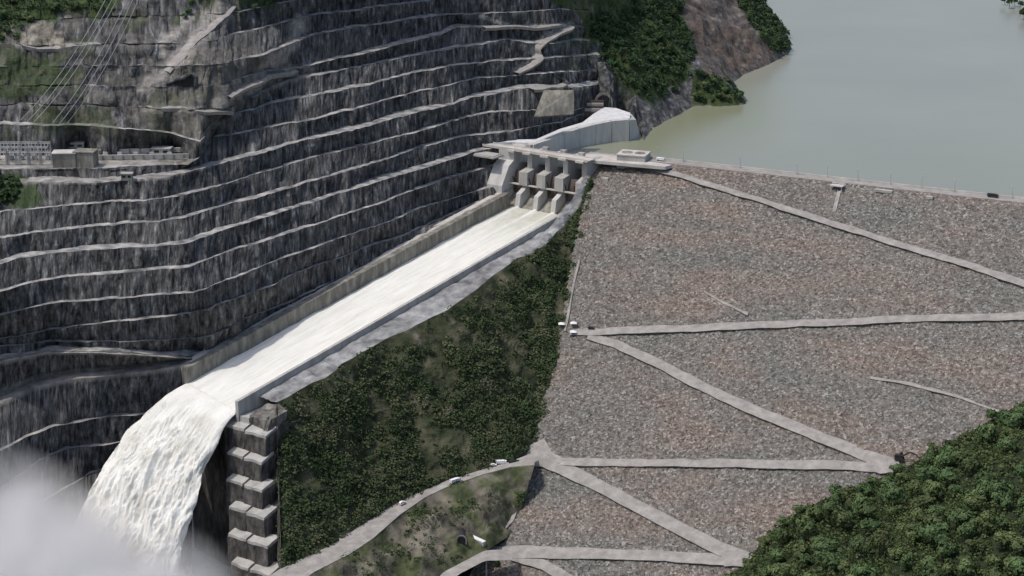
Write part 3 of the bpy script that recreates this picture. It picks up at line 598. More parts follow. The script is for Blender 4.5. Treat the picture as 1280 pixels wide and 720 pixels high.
for k in range(7):
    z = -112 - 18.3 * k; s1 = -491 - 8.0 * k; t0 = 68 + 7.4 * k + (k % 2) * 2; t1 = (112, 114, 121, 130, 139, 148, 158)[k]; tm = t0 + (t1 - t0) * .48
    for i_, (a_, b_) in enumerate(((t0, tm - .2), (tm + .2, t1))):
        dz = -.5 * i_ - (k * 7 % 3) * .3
        q = rockbox('step', M['conc_shade'], s1 - 11, s1 + 16, a_, b_, z - 34, (z + 2 + dz, z - 5.5 + dz), 610 + 2 * k + i_, bt, .8)
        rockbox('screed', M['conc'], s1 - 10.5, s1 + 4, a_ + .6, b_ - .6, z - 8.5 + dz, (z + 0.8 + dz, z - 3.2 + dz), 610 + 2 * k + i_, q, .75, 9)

# berm beside the chute and the overgrown bluff below it
topp = [(738, 222, -12), (733, 240, -25), (722, 262, -38), (707, 280, None), (695, 295, None), (684, 307, None), (660, 318, None), (631, 331, None), (596, 364, None), (560, 386, None), (529, 402, None), (500, 416, None), (453, 440, None), (425, 457, None), (404, 471, None), (375, 487, None), (347, 503, None)]
T3 = np.array([un(a, b, c) if c is not None else unS(a, b, 5.) for a, b, c in topp])
botp = [('d', 741, 228), ('d', 736, 252), ('d', 724, 305), ('d', 713, 370), ('d', 706, 410), ('d', 697, 445), ('d', 690, 470), ('d', 681, 515), ('d', 670, 556), (-172, 640, 577), (-176, 600, 589), (-180, 557, 602), (-184, 522, 617), (-188, 480, 638), (-192, 440, 665), (-196, 400, 690), (-200, 352, 712)]
B3 = np.array([dam(u_, v_, -3) if z_ == 'd' else un(u_, v_, z_) for z_, u_, v_ in botp])
def densify(Pp, n):
    x = np.arange(len(Pp)); s = np.linspace(0, len(Pp) - 1, n); return np.stack([np.interp(s, x, Pp[:, i]) for i in range(3)], -1)
NB = 230; Td, Bd = densify(T3, NB), densify(B3, NB)
edge_n = vnoise(np.stack([np.arange(NB) * .13, np.zeros(NB), np.zeros(NB)], -1), 101) * 3
Td[:, :2] += VS * edge_n[:, None] * smooth(np.arange(NB), 20, 40)[:, None]
W = np.linspace(0, 1, 90)
Pb_ = Td[:, None, :] * (1 - W[None, :, None]) + Bd[:, None, :] * W[None, :, None]
Pb_[..., 2] -= np.sin(W * math.pi)[None, :] * 5
nn = fbm(Pb_ * .035, 5, 103) * 5 + (1 - 2 * np.abs(fbm(Pb_ * .05, 4, 104))) * 2.5 + fbm(Pb_ * .25, 2, 105) * .7
envl = np.sin(W * math.pi)[None, :] ** .5 * smooth(np.arange(NB), 0, 25)[:, None]
for i, c_ in enumerate((VS[0] * .7, VS[1] * .7, .6)): Pb_[..., i] += nn * envl * c_
struct(gridobj('bluff_slope', Pb_, mat('bluff_ground', [(.3, (.018, .025, .014)), (.46, (.04, .048, .024)), (.6, (.075, .075, .045)), (.76, (.17, .15, .12))], (.06, .06, .04), 9, bump=1.5, bscale=(.2, .2, .2)), flip=True))
# left end of the bluff
Lt = Td[-1]; Lb = Bd[-1]; S2 = st_of(Lt)
E1 = ST(-440, 100, -98); E2 = ST(-470, 110, -262)
gv = []
for w in np.linspace(0, 1, 40):
    a0 = Lt * (1 - w) + Lb * w; b0 = ST(-486 - 50 * w, 109 + 42 * w, -101 - 125 * w); gv.append([a0 * (1 - x) + b0 * x for x in np.linspace(0, 1, 10)])
gv = np.array(gv); gv[1:-1] += fbm(gv[1:-1] * .08, 4, 640)[..., None] * np.array([1.5, 1.5, .5]) * np.linspace(0, 1, 10)[None, :, None]
struct(gridobj('bluff_end', gv, M['conc_shade'], flip=False))
# berm
ib = []
for i in range(NB):
    s_, t_ = st_of(Td[i]); s2 = min(float(s_), 18)
    zi = float(chz(s2)) + 6 if s2 < -70 else np.interp(s2, [-70, -30, -5, 20], [float(chz(-70)) + 6, -30, -6, 0])
    ib.append(ST(s2 if i > 10 else s2, 77.3 if s2 < -10 else 76.2, zi))
ib = np.array(ib); Wb = np.linspace(0, 1, 12); Pm = ib[:, None] * (1 - Wb[None, :, None]) + Td[:, None] * Wb[None, :, None]
Pm[..., 2] += (fbm(Pm * .12, 5, 110) * 2.4 + .6) * (np.sin(Wb * math.pi)[None, :] ** .6)
M['berm'] = mat('berm_rock', [(.3, g3(.10)), (.45, g3(.22)), (.6, g3(.32)), (.75, g3(.46))], (.07, .07, .07), 9, bump=1.0, bscale=(.25, .25, .25))
struct(gridobj('rock_berm', Pm, M['berm'], flip=True))

# ================================================================== ROAD ALONG THE FOOT OF THE BLUFF AND THE SLOPE UNDER IT
fr_in = [(-168, 668, 566), (-172, 640, 577), (-176, 600, 588), (-180, 557, 600), (-184, 522, 615), (-188, 480, 636), (-192, 440, 662), (-196, 400, 688), (-200, 350, 712), (-206, 300, 745)]
fr_out = [(-168, 668, 582), (-172, 640, 584), (-176, 603, 594), (-180, 562, 608), (-184, 532, 622), (-188, 500, 644), (-192, 466, 674), (-196, 436, 694), (-200, 392, 716), (-206, 340, 760)]
Ri = densify(np.array([un(b, c, a) for a, b, c in fr_in]), 80); Ro = densify(np.array([un(b, c, a) for a, b, c in fr_out]), 80)
Ri[:, 2] += .6; Ro[:, 2] += .6
struct(gridobj('road', np.stack([Ri + [0, 0, -3], Ri, (Ri + Ro) / 2, Ro, Ro + [0, 0, -3]], 1), M['road'], flip=True))
low = [('d', 652, 640), ('d', 640, 668), (-212.5, 602, 692), (-217, 566, 714), (-221, 536, 736), (-225, 506, 764), (-228, 470, 780), (-232, 440, 800), (-236, 400, 830), (-244, 340, 880)]
Lo = densify(np.array([dam(b, c, -2) if a == 'd' else un(b, c, a) for a, b, c in low]), 140); Ro2 = densify(np.array([un(b, c, a) for a, b, c in fr_out]), 140)
W = np.linspace(0, 1, 60); Pl = Ro2[:, None] * (1 - W[None, :, None]) + Lo[:, None] * W[None, :, None]
Pl[..., 2] += (fbm(Pl * .04, 5, 120) * 5 + (1 - 2 * np.abs(fbm(Pl * .035, 4, 121))) * 4) * np.sin(W * math.pi)[None, :] ** .6
uu, vv = pr(Pl); nz = fbm(np.stack([uu * .07, vv * .07, uu * 0], -1), 4, 122) * 9
zn = np.zeros(Pl.shape); zn[..., 1] = .85 * smooth(fbm(Pl * .05, 4, 123) + .25 * (uu > 500), -.1, .45); zn[..., 0] = .6 * smooth(fbm(Pl * .04, 4, 124), .1, .6)
M['scree'] = mat('scrub_slope', [(.3, (.03, .03, .025)), (.47, (.085, .08, .06)), (.6, (.15, .14, .105)), (.75, (.27, .25, .2))], (.06, .06, .06), 9, bump=1.4, bscale=(.2, .2, .2),
                 attr=[(0, [(.3, (.16, .14, .11)), (.7, (.3, .27, .22))], (.1, .1, .1)), (1, [(.3, (.025, .04, .015)), (.5, (.06, .075, .03)), (.7, (.11, .12, .06))], (.12, .12, .12))])
struct(gridobj('scrub_slope', Pl, M['scree'], flip=True, zone=zn.reshape(-1, 3)))
struct(gridobj('road', np.stack([densify(np.array([un(b, c, a) for a, b, c in [(-210.5, 640, 686), (-211, 606, 688), (-215, 560, 712), (-219, 530, 730), (-223, 500, 755)]]), 30),
                       densify(np.array([un(b, c, a) for a, b, c in [(-210.5, 640, 700), (-211, 606, 701), (-215, 575, 717), (-219, 545, 740), (-223, 515, 770)]]), 30)], 1), M['road'], flip=True))
gr = np.array([[(-900, 700, -262), (1500, 700, -262)], [(-900, 2300, -262), (1500, 2300, -262)]], float)
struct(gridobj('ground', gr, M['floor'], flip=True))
pp = np.array([un(-300, 1000, -250), un(480, 1000, -250), un(400, 560, -250), un(-300, 560, -250)])
struct(obj('river_pool', pp, [(0, 1, 2, 3)], M['foam']))

# ================================================================== NEAR RIGHT BANK
ct = [('d', 880, 745), ('d', 912, 722), ('d', 935, 702), ('d', 960, 668), ('d', 1000, 640), ('d', 1045, 618), ('d', 1100, 598), ('d', 1128, 588), ('d', 1165, 566), ('d', 1205, 545), ('d', 1245, 522), ('d', 1290, 500), ('d', 1350, 470), ('d', 1450, 420)]
nr = [(-235, 900, 860), (-215, 960, 850), (-195, 1010, 840), (-175, 1060, 830), (-160, 1110, 820), (-145, 1160, 810), (-130, 1210, 805), (-118, 1260, 800), (-106, 1310, 790), (-94, 1370, 780), (-82, 1430, 770), (-70, 1500, 760), (-55, 1600, 750), (-40, 1700, 740)]
Ct = densify(np.array([dam(b, c, 0.5) for a, b, c in ct]), 90); Nr = densify(np.array([un(b, c, a) for a, b, c in nr]), 90)
W = np.linspace(-.06, 1, 50); Pr_ = Ct[:, None] * (1 - W[None, :, None]) + Nr[:, None] * W[None, :, None]
Pr_[..., 2] += (np.sin(np.clip(W, 0, 1) * math.pi) * 6)[None, :] + fbm(Pr_ * .02, 4, 130) * 5 * np.clip(W * 8, 0, 1)[None, :]
Pr_[:, 0, 2] -= 6
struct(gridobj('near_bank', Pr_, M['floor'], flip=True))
def bankpt(a, w):
    i = a * 89; i0 = int(min(i, 88)); k = i - i0; wi = (w + .06) / 1.06 * 49; w0 = int(min(wi, 48)); q = wi - w0
    return (Pr_[i0, w0] * (1 - k) + Pr_[i0 + 1, w0] * k) * (1 - q) + (Pr_[i0, w0 + 1] * (1 - k) + Pr_[i0 + 1, w0 + 1] * k) * q

# ================================================================== TREES
def crown_mesh(name, r, h, n, leaf, seed, m, lobes=8, flatb=.35):
    rg = np.random.default_rng(seed); v = []; f = []
    L = [(0, 0, h * .62, r * .62)]
    for i in range(lobes):
        a = rg.uniform(0, 2 * math.pi); rr = r * rg.uniform(.4, .75); L.append((math.cos(a) * rr, math.sin(a) * rr, h * rg.uniform(.38, .78), r * rg.uniform(.32, .52)))
    vol = np.array([l[3] ** 2 for l in L]); vol /= vol.sum()
    for i in range(n):
        l = L[rg.choice(len(L), p=vol)]; d = rg.normal(size=3); d /= np.linalg.norm(d); d[2] = d[2] if d[2] > -.35 else -d[2]
        p = np.array(l[:3]) + d * l[3] * rg.uniform(.72, 1.08) * np.array([1, 1, .85])
        nrm = d + rg.normal(size=3) * .28; nrm /= np.linalg.norm(nrm); a = np.cross(nrm, [0.3, .2, 1]); a /= np.linalg.norm(a) + 1e-6; b = np.cross(nrm, a)
        s = leaf * rg.uniform(.6, 1.35); k = len(v); th = rg.uniform(0, 3.14); a, b = a * math.cos(th) + b * math.sin(th), b * math.cos(th) - a * math.sin(th)
        v += [p - a * s, p - b * s * .7 + nrm * s * .15, p + a * s, p + b * s * .7 + nrm * s * .1]; f.append((k, k + 1, k + 2, k + 3))
    me = bpy.data.meshes.new(name); me.from_pydata([tuple(q) for q in v], [], f); me.materials.append(m); return me
def trunk_mesh(name, h, r):
    mb = MB(); mb.tube([(0, 0, -1.5), (.15, .05, h * .3), (.1, -.1, h * .6)], [r, r * .75, r * .4], 6)
    for a in (0.4, 2.3, 4.4): mb.tube([(.1, 0, h * .33), (math.cos(a) * h * .16, math.sin(a) * h * .16, h * .56)], [r * .45, r * .2], 5)
    me = bpy.data.meshes.new(name); me.from_pydata(mb.v, [], mb.f); me.materials.append(M['bark']); return me
CR = [crown_mesh('crown', 6.5, 12 + (k % 3), 760, .85, 200 + k, M['green'], 6 + k % 4) for k in range(7)]
CD = [crown_mesh('crown', 6.0, 10 + (k % 3), 360, 1.25, 300 + k, M['greend'], 7 + k % 3) for k in range(5)]
TRK = trunk_mesh('trunk', 12, .4)
def hill_road(pts, w=8):
    q = resample(np.array(pts, float), len(pts) * 9); c = np.array([on_hill(a, b) for a, b in q])
    ker = np.ones(7) / 7; c = np.stack([np.convolve(np.pad(c[:, i], 3, 'edge'), ker, 'valid') for i in range(3)], -1); o3 = np.array([VS[0], VS[1], 0])
    return struct(gridobj('road', np.stack([c - o3 * 6 + [0, 0, 1], c + o3 * 1.5 + [0, 0, 1], c + o3 * (1.5 + w) + [0, 0, 0], c + o3 * w + [0, 0, -3]], 1), M['road']))
hill_road([(712, 32), (704, 37), (690, 43), (672, 55), (667, 63), (673, 73), (660, 82), (640, 92)], 7)
hill_road([(600, 35), (640, 33), (670, 34), (700, 31)], 3)
hill_road([(178, 134), (215, 134), (250, 138), (285, 139)], 5)
hill_road([(22, 56), (60, 58), (95, 57), (125, 52)], 3)
hill_road([(275, 122), (300, 110), (330, 97), (370, 88)], 4)
hill_road([(292, 6), (268, 28), (240, 52), (226, 72), (205, 92)], 3)
hill_road([(697, 98), (704, 103), (695, 108), (660, 111)], 6)
def tree(loc, sc, label, group, crowns, name='tree', parts=True, cat='tree', trunk=True):
    t = empty(name, loc, label, cat, group, rng.uniform(0, 6.28)); t.scale = (sc * rng.uniform(.9, 1.15), sc * rng.uniform(.9, 1.15), sc * rng.uniform(.85, 1.2))
    c = bpy.data.objects.new('crown', crowns[rng.integers(len(crowns))]); C.objects.link(c); c.parent = t
    if trunk: k = bpy.data.objects.new('trunk', TRK); C.objects.link(k); k.parent = t
    return t
def scatter(cands, dmin, nmax):
    out = []
    for c in cands:
        if all((c[0] - o_[0]) ** 2 + (c[1] - o_[1]) ** 2 > (dmin * (.75 + .5 * rng.random())) ** 2 for o_ in out): out.append(c)
        if len(out) >= nmax: break
    return out
cands = []
for _ in range(14000):
    a, w = rng.random(), rng.random() * .97 + .012; q = bankpt(a, w); u_, v_ = pr(q)
    if u_ < 1330 and v_ < 775 and u_ > 900: cands.append((q[0], q[1], q[2], u_, v_))
pts = scatter(cands, 13.5, 138); print('bank trees', len(pts))
for q in pts:
    edge = min(1, .55 + dline(np.array(q[3]), np.array(q[4]), [(b, c) for a, b, c in ct]) / 60)
    tree((q[0], q[1], q[2] - 1), rng.uniform(.85, 1.6) * edge, 'bushy green broadleaf tree in the dense forest covering the near bank at bottom right', 'forest trees on the near bank', CR)
BANKC = cands
P2 = []
for _ in range(60000):
    x = rng.uniform(-100, 400); y = rng.uniform(1960, 3100); z = hill2z(x, y); u_, v_ = pr((x, y, z))
    if v_ < -14 or z < -9: continue
    k = 1 if inpoly(u_, v_, TREES1) else 2 if inpoly(u_, v_, TREES2) else 3 if inpoly(u_, v_, TREES3) else 0
    if k: P2.append((x, y, z, k))
PLf = []
for _ in range(0):
    u_, v_ = rng.uniform(688, 775), rng.uniform(-20, 112)
    if inpoly(u_, v_, TREES1): q = on_hill(u_, v_); PLf.append((q[0], q[1], q[2], 1))
rng.shuffle(P2)
o1 = scatter([q for q in P2 if q[3] == 1], 13, 105); o2 = scatter([q for q in P2 if q[3] == 2], 10, 12); o3 = scatter([q for q in P2 if q[3] == 3], 22, 16)
def leafmass(name, spots, leaf, m, seed, label, cat):
    rg = np.random.default_rng(seed); v = []; f = []
    for (x, y, z, rr) in spots:
        for q in range(int(22 + rr * 9)):
            d = rg.normal(size=3); d /= np.linalg.norm(d); d[2] = abs(d[2]) if rg.random() < .8 else d[2]
            p = np.array([x, y, z]) + d * rr * rg.uniform(.7, 1.1) * [1, 1, 1.1]; nrm = d + rg.normal(size=3) * .5; nrm /= np.linalg.norm(nrm)
            a = np.cross(nrm, [.3, .2, 1]); a /= np.linalg.norm(a) + 1e-6; b = np.cross(nrm, a); s = leaf * rg.uniform(.6, 1.35); i0 = len(v)
            v += [p - a * s, p - b * s * .8, p + a * s, p + b * s * .8]; f.append((i0, i0 + 1, i0 + 2, i0 + 3))
    o = obj(name, v, f, m); o['kind'] = 'stuff'; o['label'] = label; o['category'] = cat; return o
def spots_of(L, dmin, nmax, r0, r1, dz=1.5): return [(q[0], q[1], q[2] + dz, rng.uniform(r0, r1)) for q in scatter(L, dmin, nmax)]
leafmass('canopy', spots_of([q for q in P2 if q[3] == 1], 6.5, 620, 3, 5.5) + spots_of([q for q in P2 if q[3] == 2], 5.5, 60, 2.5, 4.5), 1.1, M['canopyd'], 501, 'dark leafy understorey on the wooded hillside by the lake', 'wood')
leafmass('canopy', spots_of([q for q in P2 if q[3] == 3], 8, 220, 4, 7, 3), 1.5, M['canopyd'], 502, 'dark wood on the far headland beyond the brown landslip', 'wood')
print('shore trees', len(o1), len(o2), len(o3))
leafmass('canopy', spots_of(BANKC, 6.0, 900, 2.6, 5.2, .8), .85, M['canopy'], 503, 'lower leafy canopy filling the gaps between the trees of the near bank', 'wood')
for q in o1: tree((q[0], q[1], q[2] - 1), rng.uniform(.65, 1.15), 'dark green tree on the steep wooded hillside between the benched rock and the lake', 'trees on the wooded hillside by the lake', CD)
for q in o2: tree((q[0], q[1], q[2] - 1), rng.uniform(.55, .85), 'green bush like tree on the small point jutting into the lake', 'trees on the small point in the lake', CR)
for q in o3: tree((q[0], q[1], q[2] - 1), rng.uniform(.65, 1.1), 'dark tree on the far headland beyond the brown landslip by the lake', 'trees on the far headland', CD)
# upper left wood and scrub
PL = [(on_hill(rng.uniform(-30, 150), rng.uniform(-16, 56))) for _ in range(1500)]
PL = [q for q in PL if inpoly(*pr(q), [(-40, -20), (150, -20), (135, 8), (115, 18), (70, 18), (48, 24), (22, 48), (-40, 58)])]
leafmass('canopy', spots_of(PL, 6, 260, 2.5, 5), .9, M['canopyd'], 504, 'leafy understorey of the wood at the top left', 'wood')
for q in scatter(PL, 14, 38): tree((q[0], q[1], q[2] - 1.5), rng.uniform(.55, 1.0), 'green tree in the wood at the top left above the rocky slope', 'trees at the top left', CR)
PL = [on_hill(rng.uniform(-20, 62), rng.uniform(218, 262)) for _ in range(400)]
PL = [q for q in PL if inpoly(*pr(q), [(-20, 216), (14, 220), (28, 236), (20, 252), (0, 262), (-20, 262)])]
for q in scatter(PL, 5, 26): tree((q[0], q[1], q[2] - 1.5), rng.uniform(.4, .7), 'dark shrub on the bench below the switchyard at the left edge', 'shrubs at the left edge', CD, name='shrub', cat='shrub', trunk=False)
PL = [on_hill(rng.uniform(230, 345), rng.uniform(-14, 30)) for _ in range(600)]
PL = [q for q in PL if inpoly(*pr(q), [(225, 28), (240, 8), (245, -14), (345, -14), (340, 10), (315, 12), (296, 2), (262, -5), (250, 12), (232, 30)])]
for q in scatter(PL, 7, 40): tree((q[0], q[1], q[2] - 1.5), rng.uniform(.4, .65), 'small yellow green bush on the slope above the pale gravel chute', 'bushes above the gravel chute', CR, name='bush', cat='bush', trunk=False)
for u_, v_, in ((1256, 4), (1262, 8), (1268, 6), (1275, 10), (1274, 2), (1281, 16), (1284, 8), (1266, 0), (1280, 22), (1288, 20)):
    q = un(u_, v_, -9); tree(tuple(q), rng.uniform(.8, 1.1), 'dark tree on the tip of the far shore at the top right', 'trees on the far shore', CD)

# leafy cover of the bluff: one uncountable mat
def cover(name, P, dens, leaf, m, seed, thr, label, cat):
    rg = np.random.default_rng(seed); v = []; f = []
    nj, nk = P.shape[:2]
    for _ in range(dens):
        j = rg.integers(1, nj - 1); k = rg.integers(1, nk - 1); p0 = P[j, k]
        e = fbm(p0 * .045, 3, seed)
        if e < thr + rg.uniform(-.25, .25) or (name == 'undergrowth' and rg.random() < .85 - k / nk * 7): continue
        p0 = p0 + (P[j + 1, k] - P[j, k]) * rg.random() + (P[j, k + 1] - P[j, k]) * rg.random()
        R_ = 1.1 + 3.6 * rg.random() ** 2 * (1 + .3 * (e > .3)); 
        for q in range(int(9 + R_ * 5)):
            d = rg.normal(size=3); d /= np.linalg.norm(d); d[2] = abs(d[2]) * .9 + .05
            p = p0 + d * R_ * rg.uniform(.7, 1.1) * [1, 1, 1.1]; nrm = d + rg.normal(size=3) * .5; nrm /= np.linalg.norm(nrm)
            a = np.cross(nrm, [.3, .2, 1]); a /= np.linalg.norm(a) + 1e-6; b = np.cross(nrm, a); s = leaf * rg.uniform(.6, 1.3); i0 = len(v)
            v += [p - a * s, p - b * s * .8, p + a * s, p + b * s * .8]; f.append((i0, i0 + 1, i0 + 2, i0 + 3))
    o = obj(name, v, f, m); o['kind'] = 'stuff'; o['label'] = label; o['category'] = cat; return o
cover('undergrowth', Pb_, 8500, .95, M['canopyb'], 401, -.3, 'dark green shrubs and creepers covering the bluff below the chute', 'undergrowth')
cover('scrub', Pl, 700, .7, M['greend'], 402, .15, 'low scrub on the brown slope under the bluff road', 'scrub')

# ================================================================== RETAINING WALL AND INTAKE
rp = [(667, 181, 3), (687, 174.5, 4.5), (706, 167, 6), (725, 160.5, 7.5), (745, 155.5, 9), (765, 151.5, 10), (787, 149.5, 10.5)]
W3 = np.array([un(*p_) for p_ in rp]); rw = empty('retaining_wall', W3[3] * [1, 1, 0] + [0, 0, -16], 'tall grey concrete retaining wall with vertical joints and a bright flat top behind the gates', 'retaining wall')
rl = W3[3] * [1, 1, 0] + [0, 0, -16]
for i in range(len(W3) - 1):
    a, b = W3[i], W3[i + 1]; d_ = (b - a)[:2] / np.linalg.norm((b - a)[:2]); nb = np.array([-d_[1], d_[0]]) * 1
    a2, b2 = a + [d_[0] * .25, d_[1] * .25, 0], b - [d_[0] * .25, d_[1] * .25, 0]
    lo_ = lambda q, o_: tuple(np.array([q[0] + nb[0] * o_, q[1] + nb[1] * o_, -20]) - rl); hi_ = lambda q, o_: tuple(np.array([q[0] + nb[0] * o_, q[1] + nb[1] * o_, q[2]]) - rl)
    mb = MB(); mb.hexa([lo_(a2, 0), lo_(b2, 0), lo_(b2, 8), lo_(a2, 8), hi_(a2, 0), hi_(b2, 0), hi_(b2, 8), hi_(a2, 8)]); mb.build('wall_panel', M['concm'], rw)
e0 = W3[-1]; e1 = un(799, 166, -2); e2 = un(790, 139, 8)
mb = MB(); q0 = e0 + [.4, 0, 0]; q1 = np.array([e0[0] + 8, e0[1] + 20, 6.])
mb.hexa([tuple(np.array(q) - rl) for q in [(q0[0], q0[1], -20), (q1[0] + 6, q1[1], -20), (q1[0] + 3, q1[1] + 30, -20), (q0[0] - 4, q0[1] + 30, -20), tuple(q0), tuple(q1), (q1[0] - 3, q1[1] + 30, 6), (q0[0] - 4, q0[1] + 30, 10)]]); mb.build('end_return', M['concm'], rw)
tp = [(612, 179, 2.7), (640, 177.5, 2.7), (667, 179, 3.2), (687, 171.5, 4.7), (706, 164, 6.2), (725, 157.5, 7.7), (745, 153, 9.2), (765, 149.5, 10.2), (787, 148, 10.8), (788, 141, 10.8), (770, 135, 10.8), (755, 134, 10.8), (742, 142, 10), (728, 153, 8.2), (700, 161, 6.4), (670, 174, 3.8), (640, 174.5, 3), (612, 176, 2.8)]
v = [np.array(un(*p_)) - rl for p_ in tp]; n = len(v); v += [q - [0, 0, 3] for q in v]
f = [tuple(range(n)), tuple(range(2 * n - 1, n - 1, -1))] + [(i, i + n, (i + 1) % n + n, (i + 1) % n) for i in range(n)]
obj('top_slab', v, f, mat('bleached_concrete', [(.3, g3(.5)), (.5, g3(.62)), (.7, g3(.7))], (.2, .2, .2), 9), rw)
a_, b_ = un(771, 196.5, 4), un(806, 199, 4)
ik = empty('intake_house', (a_ + b_) / 2 * [1, 1, 0] + [0, 0, -14], 'low pale concrete intake block with two round roof openings beside the lake', 'intake'); il_ = (a_ + b_) / 2 * [1, 1, 0] + [0, 0, -14]
d_ = (b_ - a_)[:2]; Ld = np.linalg.norm(d_); d_ = d_ / Ld; nb = np.array([-d_[1], d_[0]])
def fi(x, y, z): return (a_[0] + d_[0] * x + nb[0] * y - il_[0], a_[1] + d_[1] * x + nb[1] * y - il_[1], z + 14)
MB().box(0, Ld, 0, 22, -14, 6, fr=fi).build('block', M['conc'], ik)
MB().box(-.5, Ld + .5, -.5, 22.5, 6, 7, fr=fi).build('roof_slab', M['concl'], ik)
for cx_ in (Ld * .27, Ld * .72):
    mb = MB(); mb.tube([fi(cx_, 11, 6.5), fi(cx_, 11, 7.35)], 5.2, 20); mb.build('round_opening', M['concd'], ik)
# concrete apron joining bridge and crest
ap = un([728, 748, 775, 806, 840, 832, 800, 760, 738], [193, 192, 196, 201, 206, 208.4, 205.6, 202, 200], .9); 
v = list(ap) + [q - [0, 0, 3] for q in ap]; n = 9
struct(obj('pavement', v, [tuple(range(n))[::-1]] + [(i, (i + 1) % n, (i + 1) % n + n, i + n) for i in range(n)], M['concl']))
# sprayed concrete panel and tunnel portal above the gates
def slab_px(name, pts, thick, m, label, cat, parent=None):
    q = np.array([un(*p_) for p_ in pts]); c = q.mean(0); n_ = np.cross(q[1] - q[0], q[2] - q[0]); n_ /= np.linalg.norm(n_)
    if n_ @ (np.array([0, 0, CH]) - c) < 0: n_ = -n_
    k = len(q); v = [x + n_ * thick * .5 - c for x in q] + [x - n_ * thick - c for x in q]
    o_ = obj(name, v, [tuple(range(k)), tuple(range(2 * k - 1, k - 1, -1))] + [(i, i + k, (i + 1) % k + k, (i + 1) % k) for i in range(k)], m); o_.location = tuple(c); return tag(o_, label, cat)
slab_px('concrete_panel', [(668, 146, 28), (717, 143, 28), (717, 113, 50), (680, 113, 50)], 2.5, M['concd'], 'smooth grey sprayed concrete panel on the rock above the gates', 'wall panel')
tq_ = on_hill(746, 132) + [7, -7, 0]; print('portal', tq_, pr(tq_))
tp_ = empty('tunnel_portal', tq_, 'dark arched tunnel portal with rusty steps in the rock above the retaining wall', 'tunnel'); tl = un(746, 138, 14)
mb = MB(); arc = [(-7, 0), (7, 0), (7, 9)] + [(7 * math.cos(a), 9 + 7 * math.sin(a)) for a in np.linspace(.2, math.pi - .2, 7)] + [(-7, 9)]
mb.prism(arc, -3, 16, lambda p_, q_, e: (p_, e, q_)); mb.build('shade_plug', M['dark'], tp_)  # solid block, its dark colour painting the unlit tunnel inside
mb = MB(); arc2 = [(9.5, 0), (9.5, 9)] + [(9.5 * math.cos(a), 9 + 9.5 * math.sin(a)) for a in np.linspace(.2, math.pi - .2, 7)] + [(-9.5, 9), (-9.5, 0)]
inner = [(7, 0), (7, 9)] + [(7 * math.cos(a), 9 + 7 * math.sin(a)) for a in np.linspace(.2, math.pi - .2, 7)] + [(-7, 9), (-7, 0)]
mb.prism(arc2 + inner[::-1], -4.5, -3.05, lambda p_, q_, e: (p_, e, q_)); mb.build('arch_rim', M['concd'], tp_)
for k in range(5):
    mb = MB(); mb.box(-24 + k * 2.0, -2 + k * .5, -20 + 3 * k, -16.5 + 3 * k, -4, 1 + 2.4 * k); mb.build('step', M['conc'] if k % 2 else M['gate'], tp_)
cv = empty('tunnel_portal', un(226, 106, hillz(226, 108)), 'black cave like adit mouth in the pale rocky slope at the upper left', 'tunnel')
mb = MB(); mb.prism([(-16, -1), (-12, .5), (-8, 2.5), (-3, 4), (1, 7), (6, 7.5), (10, 10), (12, 8), (13, 4), (12, -1)], -6, 14, lambda p_, q_, e: (p_, e, q_)); mb.build('shade_plug', M['dark'], cv)  # solid dark block painted as the shade inside the adit
mb = MB(); mb.tube([(-18, -5, 0), (-11, -7, 2), (-4, -7, 5), (5, -8, 8.5), (11, -7, 11.5), (14.5, -6, 8), (14, -6, 0)], [1.5, 1.8, 1.4, 2, 1.8, 2.2, 2], 7); mb.build('rock_rim', M['shore'], cv)
c5 = empty('tunnel_portal', un(577, 676, -206), 'dark tunnel mouth at the foot of the gully by the lower road', 'tunnel')
mb = MB(); mb.prism([(p_ * .45, q_ * .4) for p_, q_ in arc], -6, 10, lambda p_, q_, e: (p_, e, q_)); mb.build('shade_plug', M['dark'], c5)  # darkness of the tunnel put into a solid block's colour
mb = MB(); mb.prism([(p_ * .46, q_ * .42) for p_, q_ in arc2 + inner[::-1]], -7, -6.05, lambda p_, q_, e: (p_, e, q_)); mb.build('arch_rim', M['concd'], c5)
bar = empty('barrier_wall', un(592, 675, -205), 'short white barrier wall running right from the tunnel mouth', 'barrier')
p0, p1 = un(580, 668, -205), un(604, 679, -207); c_ = un(592, 675, -205)
mb = MB(); dd = (p1 - p0); dd /= np.linalg.norm(dd); nn_ = np.array([-dd[1], dd[0], 0])
mb.hexa([tuple(q - c_) for q in [p0 - [0, 0, 4], p1 - [0, 0, 4], p1 + nn_ * 3 - [0, 0, 4], p0 + nn_ * 3 - [0, 0, 4], p0, p1, p1 + nn_ * 3, p0 + nn_ * 3]]); mb.build('wall', M['conc'], bar)
mb = MB(); mb.hexa([tuple(q - c_) for q in [p0 - nn_ * .3 + [0, 0, .02], p1 - nn_ * .3 + [0, 0, .02], p1 + nn_ * 3.3 + [0, 0, .02], p0 + nn_ * 3.3 + [0, 0, .02], p0 - nn_ * .3 + [0, 0, .9], p1 - nn_ * .3 + [0, 0, .9], p1 + nn_ * 3.3 + [0, 0, .9], p0 + nn_ * 3.3 + [0, 0, .9]]]); mb.build('coping', M['white'], bar)

